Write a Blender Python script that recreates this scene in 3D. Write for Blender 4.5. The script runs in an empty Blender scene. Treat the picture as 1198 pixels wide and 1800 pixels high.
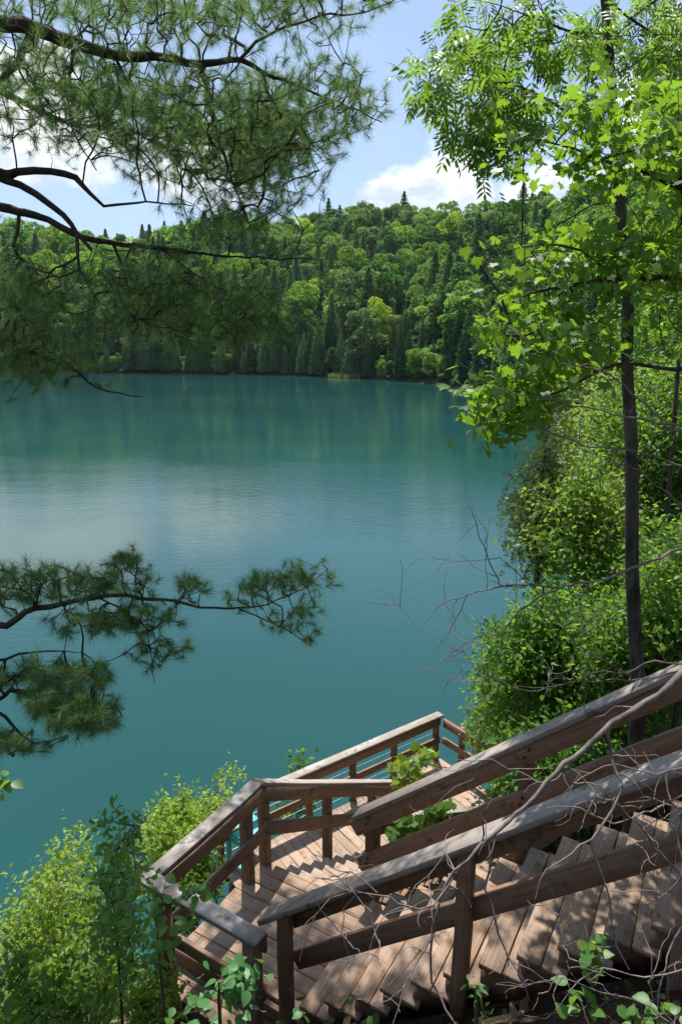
import bpy, math, random
import numpy as np
from mathutils import Vector, Matrix

random.seed(7)
rng = np.random.default_rng(7)
D = bpy.data
SC = bpy.context.scene
COL = SC.collection

# ------------------------------------------------------------------ camera, sky, sun, exposure
CAM_H = 9.5
PITCH = math.radians(13.778)
FPX = 1178.77                                   # focal length in photo pixels (1198 x 1800)
CAM = np.array([0.0, 0.0, CAM_H])
FWD = np.array([0, math.cos(PITCH), -math.sin(PITCH)])
UPV = np.array([0, math.sin(PITCH), math.cos(PITCH)])
RGT = np.array([1.0, 0, 0])

cam_d = D.cameras.new("camera")
cam_d.sensor_fit = 'VERTICAL'
cam_d.sensor_height = 36.0
cam_d.lens = FPX * 36.0 / 1800.0
cam_d.clip_start = 0.05
cam_d.clip_end = 4000
cam_o = D.objects.new("camera", cam_d)
COL.objects.link(cam_o)
cam_o.location = CAM
cam_o.rotation_euler = (math.pi / 2 - PITCH, 0, 0)
SC.camera = cam_o

SUN_AZ = math.radians(-8.0)                     # measured from +Y towards +X
SUN_EL = math.radians(66.0)
SUN_DIR = Vector((math.sin(SUN_AZ) * math.cos(SUN_EL), math.cos(SUN_AZ) * math.cos(SUN_EL), math.sin(SUN_EL)))
SKY_STRENGTH = 0.11
HAZE = 0.00005
SUN_STRENGTH = 5.0
SC.view_settings.view_transform = 'Standard'
SC.view_settings.look = 'None'
SC.view_settings.exposure = 0.52
SC.view_settings.gamma = 1.0
SC.view_settings.use_curve_mapping = False

sun_d = D.lights.new("sun", 'SUN')
sun_d.energy = SUN_STRENGTH
sun_d.angle = math.radians(0.53)
sun_d.color = (1.0, 0.955, 0.89)
sun_o = D.objects.new("sun", sun_d)
COL.objects.link(sun_o)
sun_o.rotation_euler = SUN_DIR.to_track_quat('Z', 'Y').to_euler()
sun_o.location = (0, 0, 60)


class NT:
    """small helper for node trees"""
    def __init__(self, tree):
        self.t = tree
        tree.nodes.clear()

    def n(self, typ, ins=None, **props):
        nd = self.t.nodes.new(typ)
        for k, v in props.items():
            setattr(nd, k, v)
        for k, v in (ins or {}).items():
            sock = nd.inputs[k]
            if isinstance(v, bpy.types.NodeSocket):
                self.t.links.new(v, sock)
            elif isinstance(v, bpy.types.Node):
                self.t.links.new(v.outputs[0], sock)
            else:
                sock.default_value = v
        return nd

    def math(self, op, a, b=None, c=None, clamp=False):
        ins = {0: a}
        if b is not None:
            ins[1] = b
        if c is not None:
            ins[2] = c
        return self.n('ShaderNodeMath', ins, operation=op, use_clamp=clamp).outputs[0]

    def vmath(self, op, a, b=None):
        ins = {0: a}
        if b is not None:
            ins[1] = b
        nd = self.n('ShaderNodeVectorMath', ins, operation=op)
        return nd.outputs['Value'] if op in ('DOT_PRODUCT', 'LENGTH', 'DISTANCE') else nd.outputs[0]

    def mix(self, fac, a, b, blend='MIX'):
        nd = self.n('ShaderNodeMix', data_type='RGBA', blend_type=blend)
        for s, v in ((nd.inputs[0], fac), (nd.inputs[6], a), (nd.inputs[7], b)):
            if isinstance(v, bpy.types.NodeSocket):
                self.t.links.new(v, s)
            else:
                s.default_value = v
        return nd.outputs[2]

    def ramp(self, fac, stops, interp='LINEAR'):
        nd = self.n('ShaderNodeValToRGB', {0: fac})
        cr = nd.color_ramp
        cr.interpolation = interp
        while len(cr.elements) > 1:
            cr.elements.remove(cr.elements[-1])
        for i, (p, c) in enumerate(stops):
            e = cr.elements[0] if i == 0 else cr.elements.new(p)
            e.position = p
            e.color = c if len(c) == 4 else (*c, 1)
        return nd.outputs[0]

    def noise(self, vec, scale, detail=4.0, rough=0.55, distort=0.0):
        return self.n('ShaderNodeTexNoise', {'Vector': vec, 'Scale': scale, 'Detail': detail, 'Roughness': rough,
                                            'Distortion': distort}).outputs[0]

    def mapr(self, v, a, b, c=0.0, d=1.0, interp='LINEAR'):
        return self.n('ShaderNodeMapRange', {0: v, 1: a, 2: b, 3: c, 4: d}, interpolation_type=interp).outputs[0]


world = D.worlds.new("World")
SC.world = world
world.use_nodes = True
w = NT(world.node_tree)
sky = w.n('ShaderNodeTexSky', sky_type='NISHITA', sun_disc=False)
sky.sun_elevation = SUN_EL
sky.sun_rotation = SUN_AZ % (2 * math.pi)
sky.air_density = 1.0
sky.dust_density = 1.0
sky.ozone_density = 1.6
vdir = w.vmath('NORMALIZE', w.n('ShaderNodeTexCoord').outputs['Generated'])
sep = w.n('ShaderNodeSeparateXYZ', {0: vdir})
dx, dy, dz = sep.outputs
el = w.math('ARCSINE', dz)
az = w.math('ARCTAN2', dx, dy)
ang = w.n('ShaderNodeCombineXYZ', {0: w.math('MULTIPLY', az, 1.0), 1: w.math('MULTIPLY', el, 1.7), 2: 0.0}).outputs[0]
n1 = w.noise(ang, 9.0, 8.0, 0.56, 0.15)
n2 = w.noise(ang, 3.1, 6.0, 0.6)


def blob(a0, e0, ra, re):
    """soft 0..1 mound in azimuth / elevation (degrees) with a flatter base"""
    da = w.math('DIVIDE', w.math('SUBTRACT', az, math.radians(a0)), math.radians(ra))
    de = w.math('SUBTRACT', el, math.radians(e0))
    de = w.math('DIVIDE', de, math.radians(re))
    de = w.math('MAXIMUM', de, w.math('MULTIPLY', de, -2.0))
    r2 = w.math('ADD', w.math('MULTIPLY', da, da), w.math('MULTIPLY', de, de))
    return w.math('SUBTRACT', 1.0, w.math('SQRT', r2))


mound = blob(7.4, 11.2, 5.6, 4.4)
for args in ((4.4, 11.2, 3.8, 2.6), (15.5, 11.4, 4.0, 4.0), (27, 16, 7, 9), (-11, 12.5, 7, 5.5), (-23, 14, 10, 7.5), (-40, 18, 12, 8), (48, 12, 11, 6),
             (75, 14, 14, 6), (-70, 13, 14, 6), (120, 12, 16, 6), (-115, 14, 15, 7), (165, 13, 14, 6)):
    mound = w.math('MAXIMUM', mound, blob(*args))
cm = w.math('ADD', mound, w.math('MULTIPLY', w.math('SUBTRACT', n1, 0.5), 1.7))
cmask = w.mapr(cm, 0.10, 0.40, 0, 1, 'SMOOTHSTEP')
# thin high veil everywhere, thicker in patches
veil = w.math('MULTIPLY', w.mapr(n2, 0.40, 0.74, 0.10, 0.55, 'SMOOTHSTEP'), w.mapr(el, 1.25, 0.3, 0.35, 1.0))
shade = w.mapr(w.math('ADD', w.noise(ang, 14.0, 6.0, 0.6), w.math('MULTIPLY', w.math('SUBTRACT', el, 0.23), 3.4)), 0.34, 0.60, 0.0, 1.0)
ccol = w.mix(shade, (4.6, 5.3, 6.3, 1), (8.2, 8.3, 8.4, 1))
veil = w.math('ADD', veil, w.mapr(el, 0.62, 0.16, 0.0, 0.30), clamp=True)
skyc = w.mix(veil, sky.outputs[0], (3.6, 4.9, 6.9, 1))
skyc = w.mix(cmask, skyc, ccol)
bg = w.n('ShaderNodeBackground', {0: skyc, 1: SKY_STRENGTH})
w.n('ShaderNodeOutputWorld', {0: bg})

SC.render.engine = 'CYCLES'
SC.cycles.max_bounces = 10
SC.cycles.diffuse_bounces = 5
SC.cycles.transmission_bounces = 4
SC.cycles.glossy_bounces = 3
SC.cycles.use_denoising = True


# ------------------------------------------------------------------ helpers
def PX(px, py, d):
    """a place seen at photo pixel (px, py), d metres along the camera axis"""
    return CAM + d * (FWD + (px - 599) / FPX * RGT + (900 - py) / FPX * UPV)


def proj(P):
    P = np.asarray(P, float) - CAM
    d = P @ FWD
    d = np.where(d < 1e-3, 1e-3, d)
    return 599 + FPX * (P @ RGT) / d, 900 - FPX * (P @ UPV) / d, P @ FWD


def mesh_np(name, V, F, mat=None, smooth=False, tint=None):
    """V (n,3); F (m,k) array of equal-size faces, or a list of such arrays"""
    me = D.meshes.new(name)
    V = np.asarray(V, np.float32)
    Fs = F if isinstance(F, list) else [F]
    Fs = [np.asarray(f, np.int32) for f in Fs if len(f)]
    me.vertices.add(len(V))
    me.vertices.foreach_set('co', V.ravel())
    loops = np.concatenate([f.ravel() for f in Fs])
    tot = np.concatenate([np.full(len(f), f.shape[1], np.int32) for f in Fs])
    start = np.concatenate([[0], np.cumsum(tot)[:-1]]).astype(np.int32)
    me.loops.add(len(loops))
    me.loops.foreach_set('vertex_index', loops)
    me.polygons.add(len(tot))
    me.polygons.foreach_set('loop_start', start)
    me.polygons.foreach_set('loop_total', tot)
    if smooth:
        me.polygons.foreach_set('use_smooth', np.ones(len(tot), bool))
    if tint is not None:
        at = me.attributes.new('tint', 'FLOAT', 'POINT')
        at.data.foreach_set('value', np.asarray(tint, np.float32))
    me.update(calc_edges=True)
    me.validate()
    if mat:
        me.materials.append(mat)
    return me


def link(name, me, parent=None, M=None, kind=None, label=None):
    o = D.objects.new(name, me)
    COL.objects.link(o)
    if parent is not None:
        o.parent = parent
        L = parent.get('_o')
        if L is not None:
            off = Vector(L)
        else:
            off = Vector((0, 0, 0))
        o.matrix_local = Matrix.Translation(-off) @ (M if M is not None else Matrix.Identity(4))
        if M is not None:
            o['_o'] = list(M.translation)
        else:
            o['_o'] = [0.0, 0.0, 0.0]
    elif M is not None:
        o.matrix_world = M
    if kind:
        o['kind'] = kind
    if label:
        o['label'] = label
    return o


def thing(name, loc, label, cat, group=None, kind=None):
    o = D.objects.new(name, None)
    o.empty_display_size = 0.2
    COL.objects.link(o)
    o.location = loc
    o['_o'] = [float(v) for v in loc]
    o['label'] = label
    o['category'] = cat
    if group:
        o['group'] = group
    if kind:
        o['kind'] = kind
    return o


def tag(o, label, cat=None, group=None, kind=None):
    o['label'] = label
    if cat:
        o['category'] = cat
    if group:
        o['group'] = group
    if kind:
        o['kind'] = kind
    return o


def unit(v):
    v = np.asarray(v, float)
    return v / np.maximum(np.linalg.norm(v, axis=-1, keepdims=True), 1e-9)


def catmull(P, R, step):
    """resample a polyline of points and radii smoothly"""
    P = np.asarray(P, float)
    R = np.asarray(R, float)
    ext = np.vstack([2 * P[0] - P[1], P, 2 * P[-1] - P[-2]])
    oP, oR = [], []
    for i in range(len(P) - 1):
        p0, p1, p2, p3 = ext[i:i + 4]
        n = max(1, int(np.linalg.norm(p2 - p1) / step))
        for k in range(n):
            t = k / n
            oP.append(0.5 * (2 * p1 + (p2 - p0) * t + (2 * p0 - 5 * p1 + 4 * p2 - p3) * t * t + (3 * p1 - p0 - 3 * p2 + p3) * t ** 3))
            oR.append(R[i] * (1 - t) + R[i + 1] * t)
    oP.append(P[-1])
    oR.append(R[-1])
    return np.array(oP), np.array(oR)


def tube(P, R, sides=8, rough=0.0):
    """V, quads of a tapered tube with closed tip"""
    P = np.asarray(P, float)
    n = len(P)
    T = unit(np.gradient(P, axis=0))
    ref = np.array([0.31, 0.17, 0.94])
    A = unit(np.cross(T, ref))
    B = np.cross(T, A)
    a = np.linspace(0, 2 * np.pi, sides, endpoint=False)
    r = np.asarray(R)[:, None] * (1 + rough * rng.normal(size=(n, sides)))
    V = P[:, None, :] + r[..., None] * (np.cos(a)[None, :, None] * A[:, None, :] + np.sin(a)[None, :, None] * B[:, None, :])
    V = V.reshape(-1, 3)
    i = np.arange(n - 1)[:, None] * sides
    j = np.arange(sides)[None, :]
    F = np.stack([i + j, i + (j + 1) % sides, i + sides + (j + 1) % sides, i + sides + j], -1).reshape(-1, 4)
    return V, F


def edges_mesh(P, parent, R, sides=3, bend=0.08, skip=None):
    """many short tapered twigs: one bent prism from parent[i] to i"""
    idx = np.array([i for i in range(len(P)) if parent[i] >= 0 and (skip is None or i >= skip)], int)
    if not len(idx):
        return np.zeros((0, 3)), np.zeros((0, 4), int)
    a, b = P[parent[idx]], P[idx]
    ra = np.minimum(R[parent[idx]], R[idx] * 1.5)
    rb = R[idx]
    L = np.linalg.norm(b - a, axis=1)
    T = unit(b - a)
    A = unit(np.cross(T, np.array([0.31, 0.17, 0.94])))
    B = np.cross(T, A)
    mid = (a + b) / 2 + (rng.normal(size=(len(idx), 3)) * bend * L[:, None])
    ang = np.linspace(0, 2 * np.pi, sides, endpoint=False)
    ring = np.cos(ang)[None, :, None] * A[:, None, :] + np.sin(ang)[None, :, None] * B[:, None, :]
    V = np.stack([a[:, None] + ring * ra[:, None, None], mid[:, None] + ring * ((ra + rb) / 2)[:, None, None],
                  b[:, None] + ring * rb[:, None, None]], 1).reshape(-1, 3)
    base = (np.arange(len(idx)) * 3 * sides)[:, None, None]
    s = (np.arange(2) * sides)[None, :, None]
    j = np.arange(sides)[None, None, :]
    F = np.stack([base + s + j, base + s + (j + 1) % sides, base + s + sides + (j + 1) % sides, base + s + sides + j], -1).reshape(-1, 4)
    return V, F


def grow(skel, pts, bf=0.35):
    """join target points to a skeleton by a balanced minimum spanning tree; returns P, parent, path (skeleton first)"""
    P = np.vstack([skel, pts])
    ns, n = len(skel), len(P)
    parent = np.full(n, -1)
    path = np.zeros(n)
    best = np.full(n, np.inf)
    bp = np.full(n, -1)
    dist0 = np.linalg.norm(pts[:, None, :] - skel[None, :, :], axis=2) if len(pts) * ns < 6e6 else None
    if dist0 is not None:
        k = dist0.argmin(1)
        best[ns:] = dist0[np.arange(len(pts)), k]
        bp[ns:] = k
    else:
        for i, p in enumerate(pts):
            dd = np.linalg.norm(skel - p, axis=1)
            bp[ns + i] = dd.argmin()
            best[ns + i] = dd.min()
    done = np.zeros(n, bool)
    done[:ns] = True
    cost = best.copy()
    order = []
    for _ in range(n - ns):
        c = np.where(done, np.inf, cost)
        i = int(c.argmin())
        done[i] = True
        parent[i] = bp[i]
        path[i] = path[bp[i]] + np.linalg.norm(P[i] - P[bp[i]])
        order.append(i)
        nd = np.linalg.norm(P - P[i], axis=1) + bf * path[i]
        m = (~done) & (nd < cost)
        cost[m] = nd[m]
        bp[m] = i
    cnt = np.ones(n)
    for i in reversed(order):
        cnt[parent[i]] += cnt[i]
    return P, parent, cnt


def in_poly(poly, n):
    """n random pixel positions inside a polygon"""
    poly = np.asarray(poly, float)
    lo, hi = poly.min(0), poly.max(0)
    out = []
    while len(out) < n:
        q = lo + rng.random((n * 2, 2)) * (hi - lo)
        x, y = q[:, 0], q[:, 1]
        ins = np.zeros(len(q), bool)
        j = len(poly) - 1
        for i in range(len(poly)):
            xi, yi = poly[i]
            xj, yj = poly[j]
            c = ((yi > y) != (yj > y)) & (x < (xj - xi) * (y - yi) / (yj - yi + 1e-12) + xi)
            ins ^= c
            j = i
        out += list(q[ins])
    return np.array(out[:n])


def frames(dirs, ups, scale):
    """(n,3,3) matrices with columns X = dirs (leaf axis), Z ~ ups, times scale"""
    X = unit(dirs)
    Y = unit(np.cross(ups, X))
    Z = np.cross(X, Y)
    return np.stack([X, Y, Z], -1) * np.asarray(scale)[:, None, None]


def bake(tmpl, M, O, mat, name):
    """join copies of a template (V, tris) under matrices M and origins O into one mesh"""
    V, F = tmpl
    n = len(O)
    W = np.einsum('nij,vj->nvi', M, V) + O[:, None, :]
    Fa = (np.arange(n) * len(V))[:, None, None] + F[None]
    tint = np.repeat(rng.random(n), len(V))
    return mesh_np(name, W.reshape(-1, 3), Fa.reshape(-1, F.shape[1]), mat, tint=tint)


def mat4(M3, o):
    M = Matrix.Identity(4)
    for i in range(3):
        for j in range(3):
            M[i][j] = M3[i][j]
        M[i][3] = o[i]
    return M


def leaves_on(root, tmpl_mesh, tmpl, M, O, mat, n_single, part='leaf', rest='foliage'):
    """the leaves that show largest become parts of their own, the rest one part of kind stuff"""
    O = np.asarray(O)
    x, y, d = proj(O)
    sz = np.linalg.norm(M[:, :, 0], axis=1) / np.maximum(d, 0.1)
    sz = np.where((d > 0.1) & (x > -20) & (x < 1218) & (y > -20) & (y < 1820), sz, 0)
    order = np.argsort(-sz)
    n_single = min(n_single, int((sz > 0).sum()))
    for i in order[:n_single]:
        link(part, tmpl_mesh, root, mat4(M[i], O[i]))
    r = order[n_single:]
    if len(r):
        link(rest, bake(tmpl, M[r], O[r] , mat, rest), root, Matrix.Identity(4), kind='stuff')


# ------------------------------------------------------------------ materials
def new_mat(name):
    m = D.materials.new(name)
    m.use_nodes = True
    return m, NT(m.node_tree)


def out(t, sh, disp=None):
    o = t.n('ShaderNodeOutputMaterial', {0: sh})
    return o


def wood(name, c_dark, c_mid, c_light, weather, grey=(0.30, 0.285, 0.27), rough=0.75, scale=1.0):
    m, t = new_mat(name)
    oc = t.n('ShaderNodeTexCoord').outputs['Object']
    rnd = t.n('ShaderNodeObjectInfo').outputs['Random']
    off = t.n('ShaderNodeCombineXYZ', {0: t.math('MULTIPLY', rnd, 37.0), 1: t.math('MULTIPLY', rnd, 91.0), 2: t.math('MULTIPLY', rnd, 53.0)}).outputs[0]
    v = t.vmath('ADD', oc, off)
    vg = t.vmath('MULTIPLY', v, (1.1 * scale, 26 * scale, 26 * scale))
    grain = t.noise(vg, 2.4, 8, 0.62, 0.6)
    fine = t.noise(t.vmath('MULTIPLY', v, (6, 190, 190)), 1.0, 3, 0.6)
    blot = t.noise(v, 3.2, 5, 0.6)
    blot2 = t.noise(v, 11.0, 5, 0.65)
    col = t.ramp(grain, [(0.25, c_dark), (0.5, c_mid), (0.78, c_light)])
    tone = t.mapr(rnd, 0, 1, 0.78, 1.18)
    col = t.mix(1.0, col, t.n('ShaderNodeCombineXYZ', {0: tone, 1: tone, 2: tone}).outputs[0], 'MULTIPLY')
    nz = t.n('ShaderNodeNewGeometry').outputs['Normal']
    up = t.n('ShaderNodeSeparateXYZ', {0: nz}).outputs[2]
    wz = t.math('MULTIPLY', t.mapr(up, 0.5, 0.95, 0.25, 1.0), t.mapr(t.math('ADD', blot, t.math('MULTIPLY', fine, 0.25)), 0.42, 0.75, 0.15, 1.0))
    wz = t.math('MULTIPLY', wz, weather, clamp=True)
    gcol = t.mix(fine, tuple(x * 0.72 for x in grey) + (1,), tuple(min(1, x * 1.25) for x in grey) + (1,))
    col = t.mix(wz, col, gcol)
    # damp dark stains and checks (cracks) along the grain
    st = t.mapr(blot2, 0.49, 0.68, 0.0, 0.85, 'SMOOTHSTEP')
    st = t.math('MULTIPLY', st, t.mapr(blot, 0.42, 0.6))
    col = t.mix(st, col, tuple(x * 0.30 for x in c_mid) + (1,))
    crack = t.noise(t.vmath('MULTIPLY', v, (2.2, 75, 75)), 1.0, 2, 0.5, 0.3)
    cr = t.mapr(crack, 0.70, 0.76, 0.0, 0.7)
    col = t.mix(cr, col, tuple(x * 0.25 for x in c_dark) + (1,))
    hgt = t.math('SUBTRACT', t.math('ADD', t.math('MULTIPLY', grain, 0.7), t.math('MULTIPLY', fine, 0.5)), t.math('MULTIPLY', cr, 1.4))
    bump = t.n('ShaderNodeBump', {'Height': hgt, 'Strength': 0.55, 'Distance': 0.004})
    out(t, t.n('ShaderNodeBsdfPrincipled', {'Base Color': col, 'Roughness': rough, 'Normal': bump.outputs[0], 'Specular IOR Level': 0.3}))
    return m


def leaf_mat(name, c1, c2, trans, tw=0.45, gloss=0.28):
    """c1..c2 leaf colours over a random tint, trans = colour of light let through"""
    m, t = new_mat(name)
    at = t.n('ShaderNodeAttribute', attribute_name='tint').outputs['Fac']
    rnd = t.n('ShaderNodeObjectInfo').outputs['Random']
    f = t.math('FRACT', t.math('ADD', at, rnd))
    col = t.mix(f, (*c1, 1), (*c2, 1))
    tcol = t.mix(f, (*trans, 1), tuple(x * 0.72 for x in trans) + (1,))
    nz = t.noise(t.n('ShaderNodeTexCoord').outputs['Object'], 18.0, 3)
    col = t.mix(t.mapr(nz, 0.35, 0.7, 0.0, 0.3), col, tuple(x * 0.6 for x in c1) + (1,))
    d = t.n('ShaderNodeBsdfPrincipled', {'Base Color': col, 'Roughness': 0.45, 'Specular IOR Level': gloss})
    tr = t.n('ShaderNodeBsdfTranslucent', {'Color': tcol})
    out(t, t.n('ShaderNodeMixShader', {0: tw, 1: d.outputs[0], 2: tr.outputs[0]}))
    return m


def bark_mat(name, c1, c2, sc=14.0, dist=0.01):
    m, t = new_mat(name)
    oc = t.n('ShaderNodeTexCoord').outputs['Object']
    n = t.noise(t.vmath('MULTIPLY', oc, (1, 1, 0.28)), sc, 6, 0.65, 0.4)
    n2_ = t.noise(oc, 2.3, 4)
    col = t.ramp(n, [(0.35, c1), (0.65, c2)])
    col = t.mix(t.mapr(n2_, 0.45, 0.7, 0, 0.5), col, tuple(min(1, x * 1.3 + 0.015) for x in c2) + (1,))
    b = t.n('ShaderNodeBump', {'Height': n, 'Strength': 0.9, 'Distance': dist})
    out(t, t.n('ShaderNodeBsdfPrincipled', {'Base Color': col, 'Roughness': 0.9, 'Normal': b.outputs[0], 'Specular IOR Level': 0.2}))
    return m


def plain(name, c, rough=0.6, metal=0.0):
    m, t = new_mat(name)
    n = t.noise(t.n('ShaderNodeTexCoord').outputs['Object'], 22.0, 5)
    col = t.mix(t.mapr(n, 0.35, 0.7), tuple(x * 0.8 for x in c) + (1,), tuple(min(1, x * 1.1) for x in c) + (1,))
    out(t, t.n('ShaderNodeBsdfPrincipled', {'Base Color': col, 'Roughness': rough, 'Metallic': metal}))
    return m


M_TREAD = wood('tread_wood', (0.145, 0.084, 0.050), (0.345, 0.218, 0.138), (0.485, 0.33, 0.22), 0.36, (0.40, 0.335, 0.275))
M_DECK = wood('deck_wood', (0.19, 0.122, 0.083), (0.355, 0.243, 0.168), (0.475, 0.34, 0.248), 0.42, (0.43, 0.35, 0.285))
M_CAP = wood('cap_wood', (0.11, 0.080, 0.058), (0.24, 0.185, 0.145), (0.38, 0.32, 0.27), 0.85, (0.46, 0.43, 0.395))
M_RAIL = wood('rail_wood', (0.120, 0.064, 0.036), (0.235, 0.134, 0.078), (0.345, 0.210, 0.128), 0.30, (0.30, 0.28, 0.265))
M_POST = wood('post_wood', (0.12, 0.063, 0.034), (0.24, 0.134, 0.074), (0.34, 0.205, 0.120), 0.2, (0.28, 0.25, 0.22))
M_STRINGER = wood('stringer_wood', (0.08, 0.046, 0.030), (0.15, 0.088, 0.057), (0.21, 0.13, 0.085), 0.2, (0.2, 0.18, 0.16))
M_STEEL = plain('galvanised_steel', (0.55, 0.56, 0.57), 0.4, 0.9)
M_TURQ = plain('turquoise_paint', (0.13, 0.55, 0.62), 0.5)
M_PINEBARK = bark_mat('pine_bark', (0.020, 0.015, 0.011), (0.075, 0.058, 0.045), 16.0)
M_PINETWIG = bark_mat('pine_twig_bark', (0.030, 0.020, 0.014), (0.075, 0.052, 0.038), 30.0, 0.004)
M_BARK = bark_mat('grey_brown_bark', (0.022, 0.017, 0.012), (0.098, 0.080, 0.060), 18.0)
M_TWIG = bark_mat('green_twig_bark', (0.05, 0.045, 0.025), (0.11, 0.09, 0.05), 25.0, 0.003)
M_DEAD = bark_mat('dead_twig_bark', (0.085, 0.066, 0.055), (0.235, 0.190, 0.165), 30.0, 0.003)
M_NEEDLE = leaf_mat('pine_needles', (0.052, 0.128, 0.050), (0.112, 0.196, 0.062), (0.26, 0.46, 0.10), 0.42, 0.4)
M_MAPLE = leaf_mat('maple_leaf', (0.050, 0.135, 0.022), (0.095, 0.195, 0.03), (0.33, 0.58, 0.035), 0.46)
M_ASH = leaf_mat('ash_leaf', (0.070, 0.155, 0.026), (0.110, 0.205, 0.035), (0.32, 0.56, 0.045), 0.48)
M_LEAF = leaf_mat('bank_leaf', (0.052, 0.132, 0.026), (0.130, 0.220, 0.042), (0.34, 0.58, 0.05), 0.44)
M_LEAF2 = leaf_mat('bank_leaf_deep', (0.052, 0.140, 0.030), (0.110, 0.215, 0.040), (0.32, 0.58, 0.05), 0.44)
M_LEAF3 = leaf_mat('bank_leaf_yellowish', (0.075, 0.155, 0.030), (0.160, 0.235, 0.048), (0.40, 0.60, 0.06), 0.44)
M_BRIGHT = leaf_mat('bright_undergrowth_leaf', (0.11, 0.21, 0.04), (0.22, 0.32, 0.06), (0.46, 0.70, 0.07), 0.48)
M_SUNLEAF = leaf_mat('sunlit_shrub_leaf', (0.17, 0.30, 0.050), (0.32, 0.42, 0.080), (0.56, 0.78, 0.09), 0.48)
M_DARKLEAF = leaf_mat('dark_sapling_leaf', (0.070, 0.185, 0.042), (0.125, 0.255, 0.055), (0.36, 0.66, 0.07), 0.42, 0.45)
M_BROADLEAF = leaf_mat('broad_leaf', (0.06, 0.19, 0.055), (0.09, 0.24, 0.065), (0.22, 0.48, 0.07), 0.34, 0.4)
M_CEDAR = leaf_mat('cedar_spray', (0.055, 0.092, 0.032), (0.115, 0.150, 0.050), (0.20, 0.28, 0.06), 0.3)
M_DEADLEAF = leaf_mat('dead_leaf', (0.12, 0.08, 0.05), (0.26, 0.18, 0.11), (0.25, 0.16, 0.08), 0.2)


def crown_mat(name, cols, tw=0.30):
    m, t = new_mat(name)
    at = t.n('ShaderNodeAttribute', attribute_name='tint').outputs['Fac']
    rnd = t.n('ShaderNodeObjectInfo').outputs['Random']
    base = t.ramp(rnd, [(i / max(1, len(cols) - 1), c) for i, c in enumerate(cols)])
    v = t.mapr(at, 0, 1, 0.70, 1.30)
    col = t.mix(1.0, base, t.n('ShaderNodeCombineXYZ', {0: v, 1: v, 2: v}).outputs[0], 'MULTIPLY')
    d = t.n('ShaderNodeBsdfDiffuse', {0: col})
    tr = t.n('ShaderNodeBsdfTranslucent', {0: t.mix(1.0, col, (2.2, 2.1, 0.9, 1), 'MULTIPLY')})
    out(t, t.n('ShaderNodeMixShader', {0: tw, 1: d.outputs[0], 2: tr.outputs[0]}))
    return m


M_DECID = crown_mat('broadleaf_crown', [(0.070, 0.125, 0.045), (0.095, 0.165, 0.042), (0.055, 0.115, 0.050), (0.175, 0.235, 0.035), (0.10, 0.155, 0.060), (0.23, 0.26, 0.035)], 0.34)
M_CONIF = crown_mat('conifer_crown', [(0.035, 0.075, 0.040), (0.050, 0.095, 0.045), (0.030, 0.068, 0.042), (0.070, 0.110, 0.042)], 0.2)
M_PINEC = crown_mat('white_pine_crown', [(0.050, 0.095, 0.050), (0.070, 0.120, 0.052), (0.042, 0.085, 0.050)], 0.2)

# ground
M_GROUND, t = new_mat('leaf_litter_ground')
pos = t.n('ShaderNodeNewGeometry').outputs['Position']
a_ = t.noise(pos, 2.6, 6, 0.65)
b_ = t.noise(pos, 0.35, 5, 0.6)
c_ = t.noise(pos, 24.0, 4, 0.6)
col = t.ramp(a_, [(0.3, (0.018, 0.012, 0.008)), (0.55, (0.055, 0.038, 0.024)), (0.75, (0.12, 0.085, 0.055))])
col = t.mix(t.mapr(c_, 0.5, 0.7, 0, 0.6), col, (0.10, 0.07, 0.045, 1))
col = t.mix(t.mapr(b_, 0.48, 0.62, 0, 0.7), col, (0.035, 0.06, 0.02, 1))
far_ = t.mapr(t.vmath('LENGTH', pos), 30, 60, 0, 0.85)
col = t.mix(far_, col, t.mix(a_, (0.020, 0.035, 0.014, 1), (0.05, 0.075, 0.028, 1)))
bp_ = t.n('ShaderNodeBump', {'Height': t.math('ADD', a_, t.math('MULTIPLY', c_, 0.4)), 'Strength': 1.0, 'Distance': 0.08})
out(t, t.n('ShaderNodeBsdfPrincipled', {'Base Color': col, 'Roughness': 0.95, 'Normal': bp_.outputs[0], 'Specular IOR Level': 0.1}))

# lake water: turquoise body under a rippled surface
M_WATER, t = new_mat('turquoise_water')
pos = t.n('ShaderNodeNewGeometry').outputs['Position']
wv = t.vmath('MULTIPLY', pos, (0.62, 1.5, 1.0))
r1 = t.noise(wv, 2.3, 3, 0.55, 0.5)
r2 = t.noise(wv, 7.5, 3, 0.55, 0.3)
r3 = t.noise(t.vmath('MULTIPLY', pos, (0.5, 1.0, 1.0)), 0.22, 3, 0.5)
gust = t.mapr(t.noise(t.vmath('MULTIPLY', pos, (0.35, 1.0, 1.0)), 0.035, 4, 0.6), 0.40, 0.66, 0.22, 1.7)
h = t.math('ADD', t.math('MULTIPLY', r1, 0.0105), t.math('MULTIPLY', r2, 0.0034))
h = t.math('ADD', t.math('MULTIPLY', h, gust), t.math('MULTIPLY', r3, 0.010))
bw = t.n('ShaderNodeBump', {'Height': h, 'Strength': 1.0, 'Distance': 1.0})
deep = t.noise(pos, 0.03, 3, 0.5)
wc = t.mix(t.mapr(deep, 0.35, 0.65), (0.009, 0.058, 0.053, 1), (0.018, 0.076, 0.082, 1))
out(t, t.n('ShaderNodeBsdfPrincipled', {'Base Color': wc, 'Roughness': 0.06, 'IOR': 1.333, 'Specular IOR Level': 0.5, 'Normal': bw.outputs[0]}))

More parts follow.
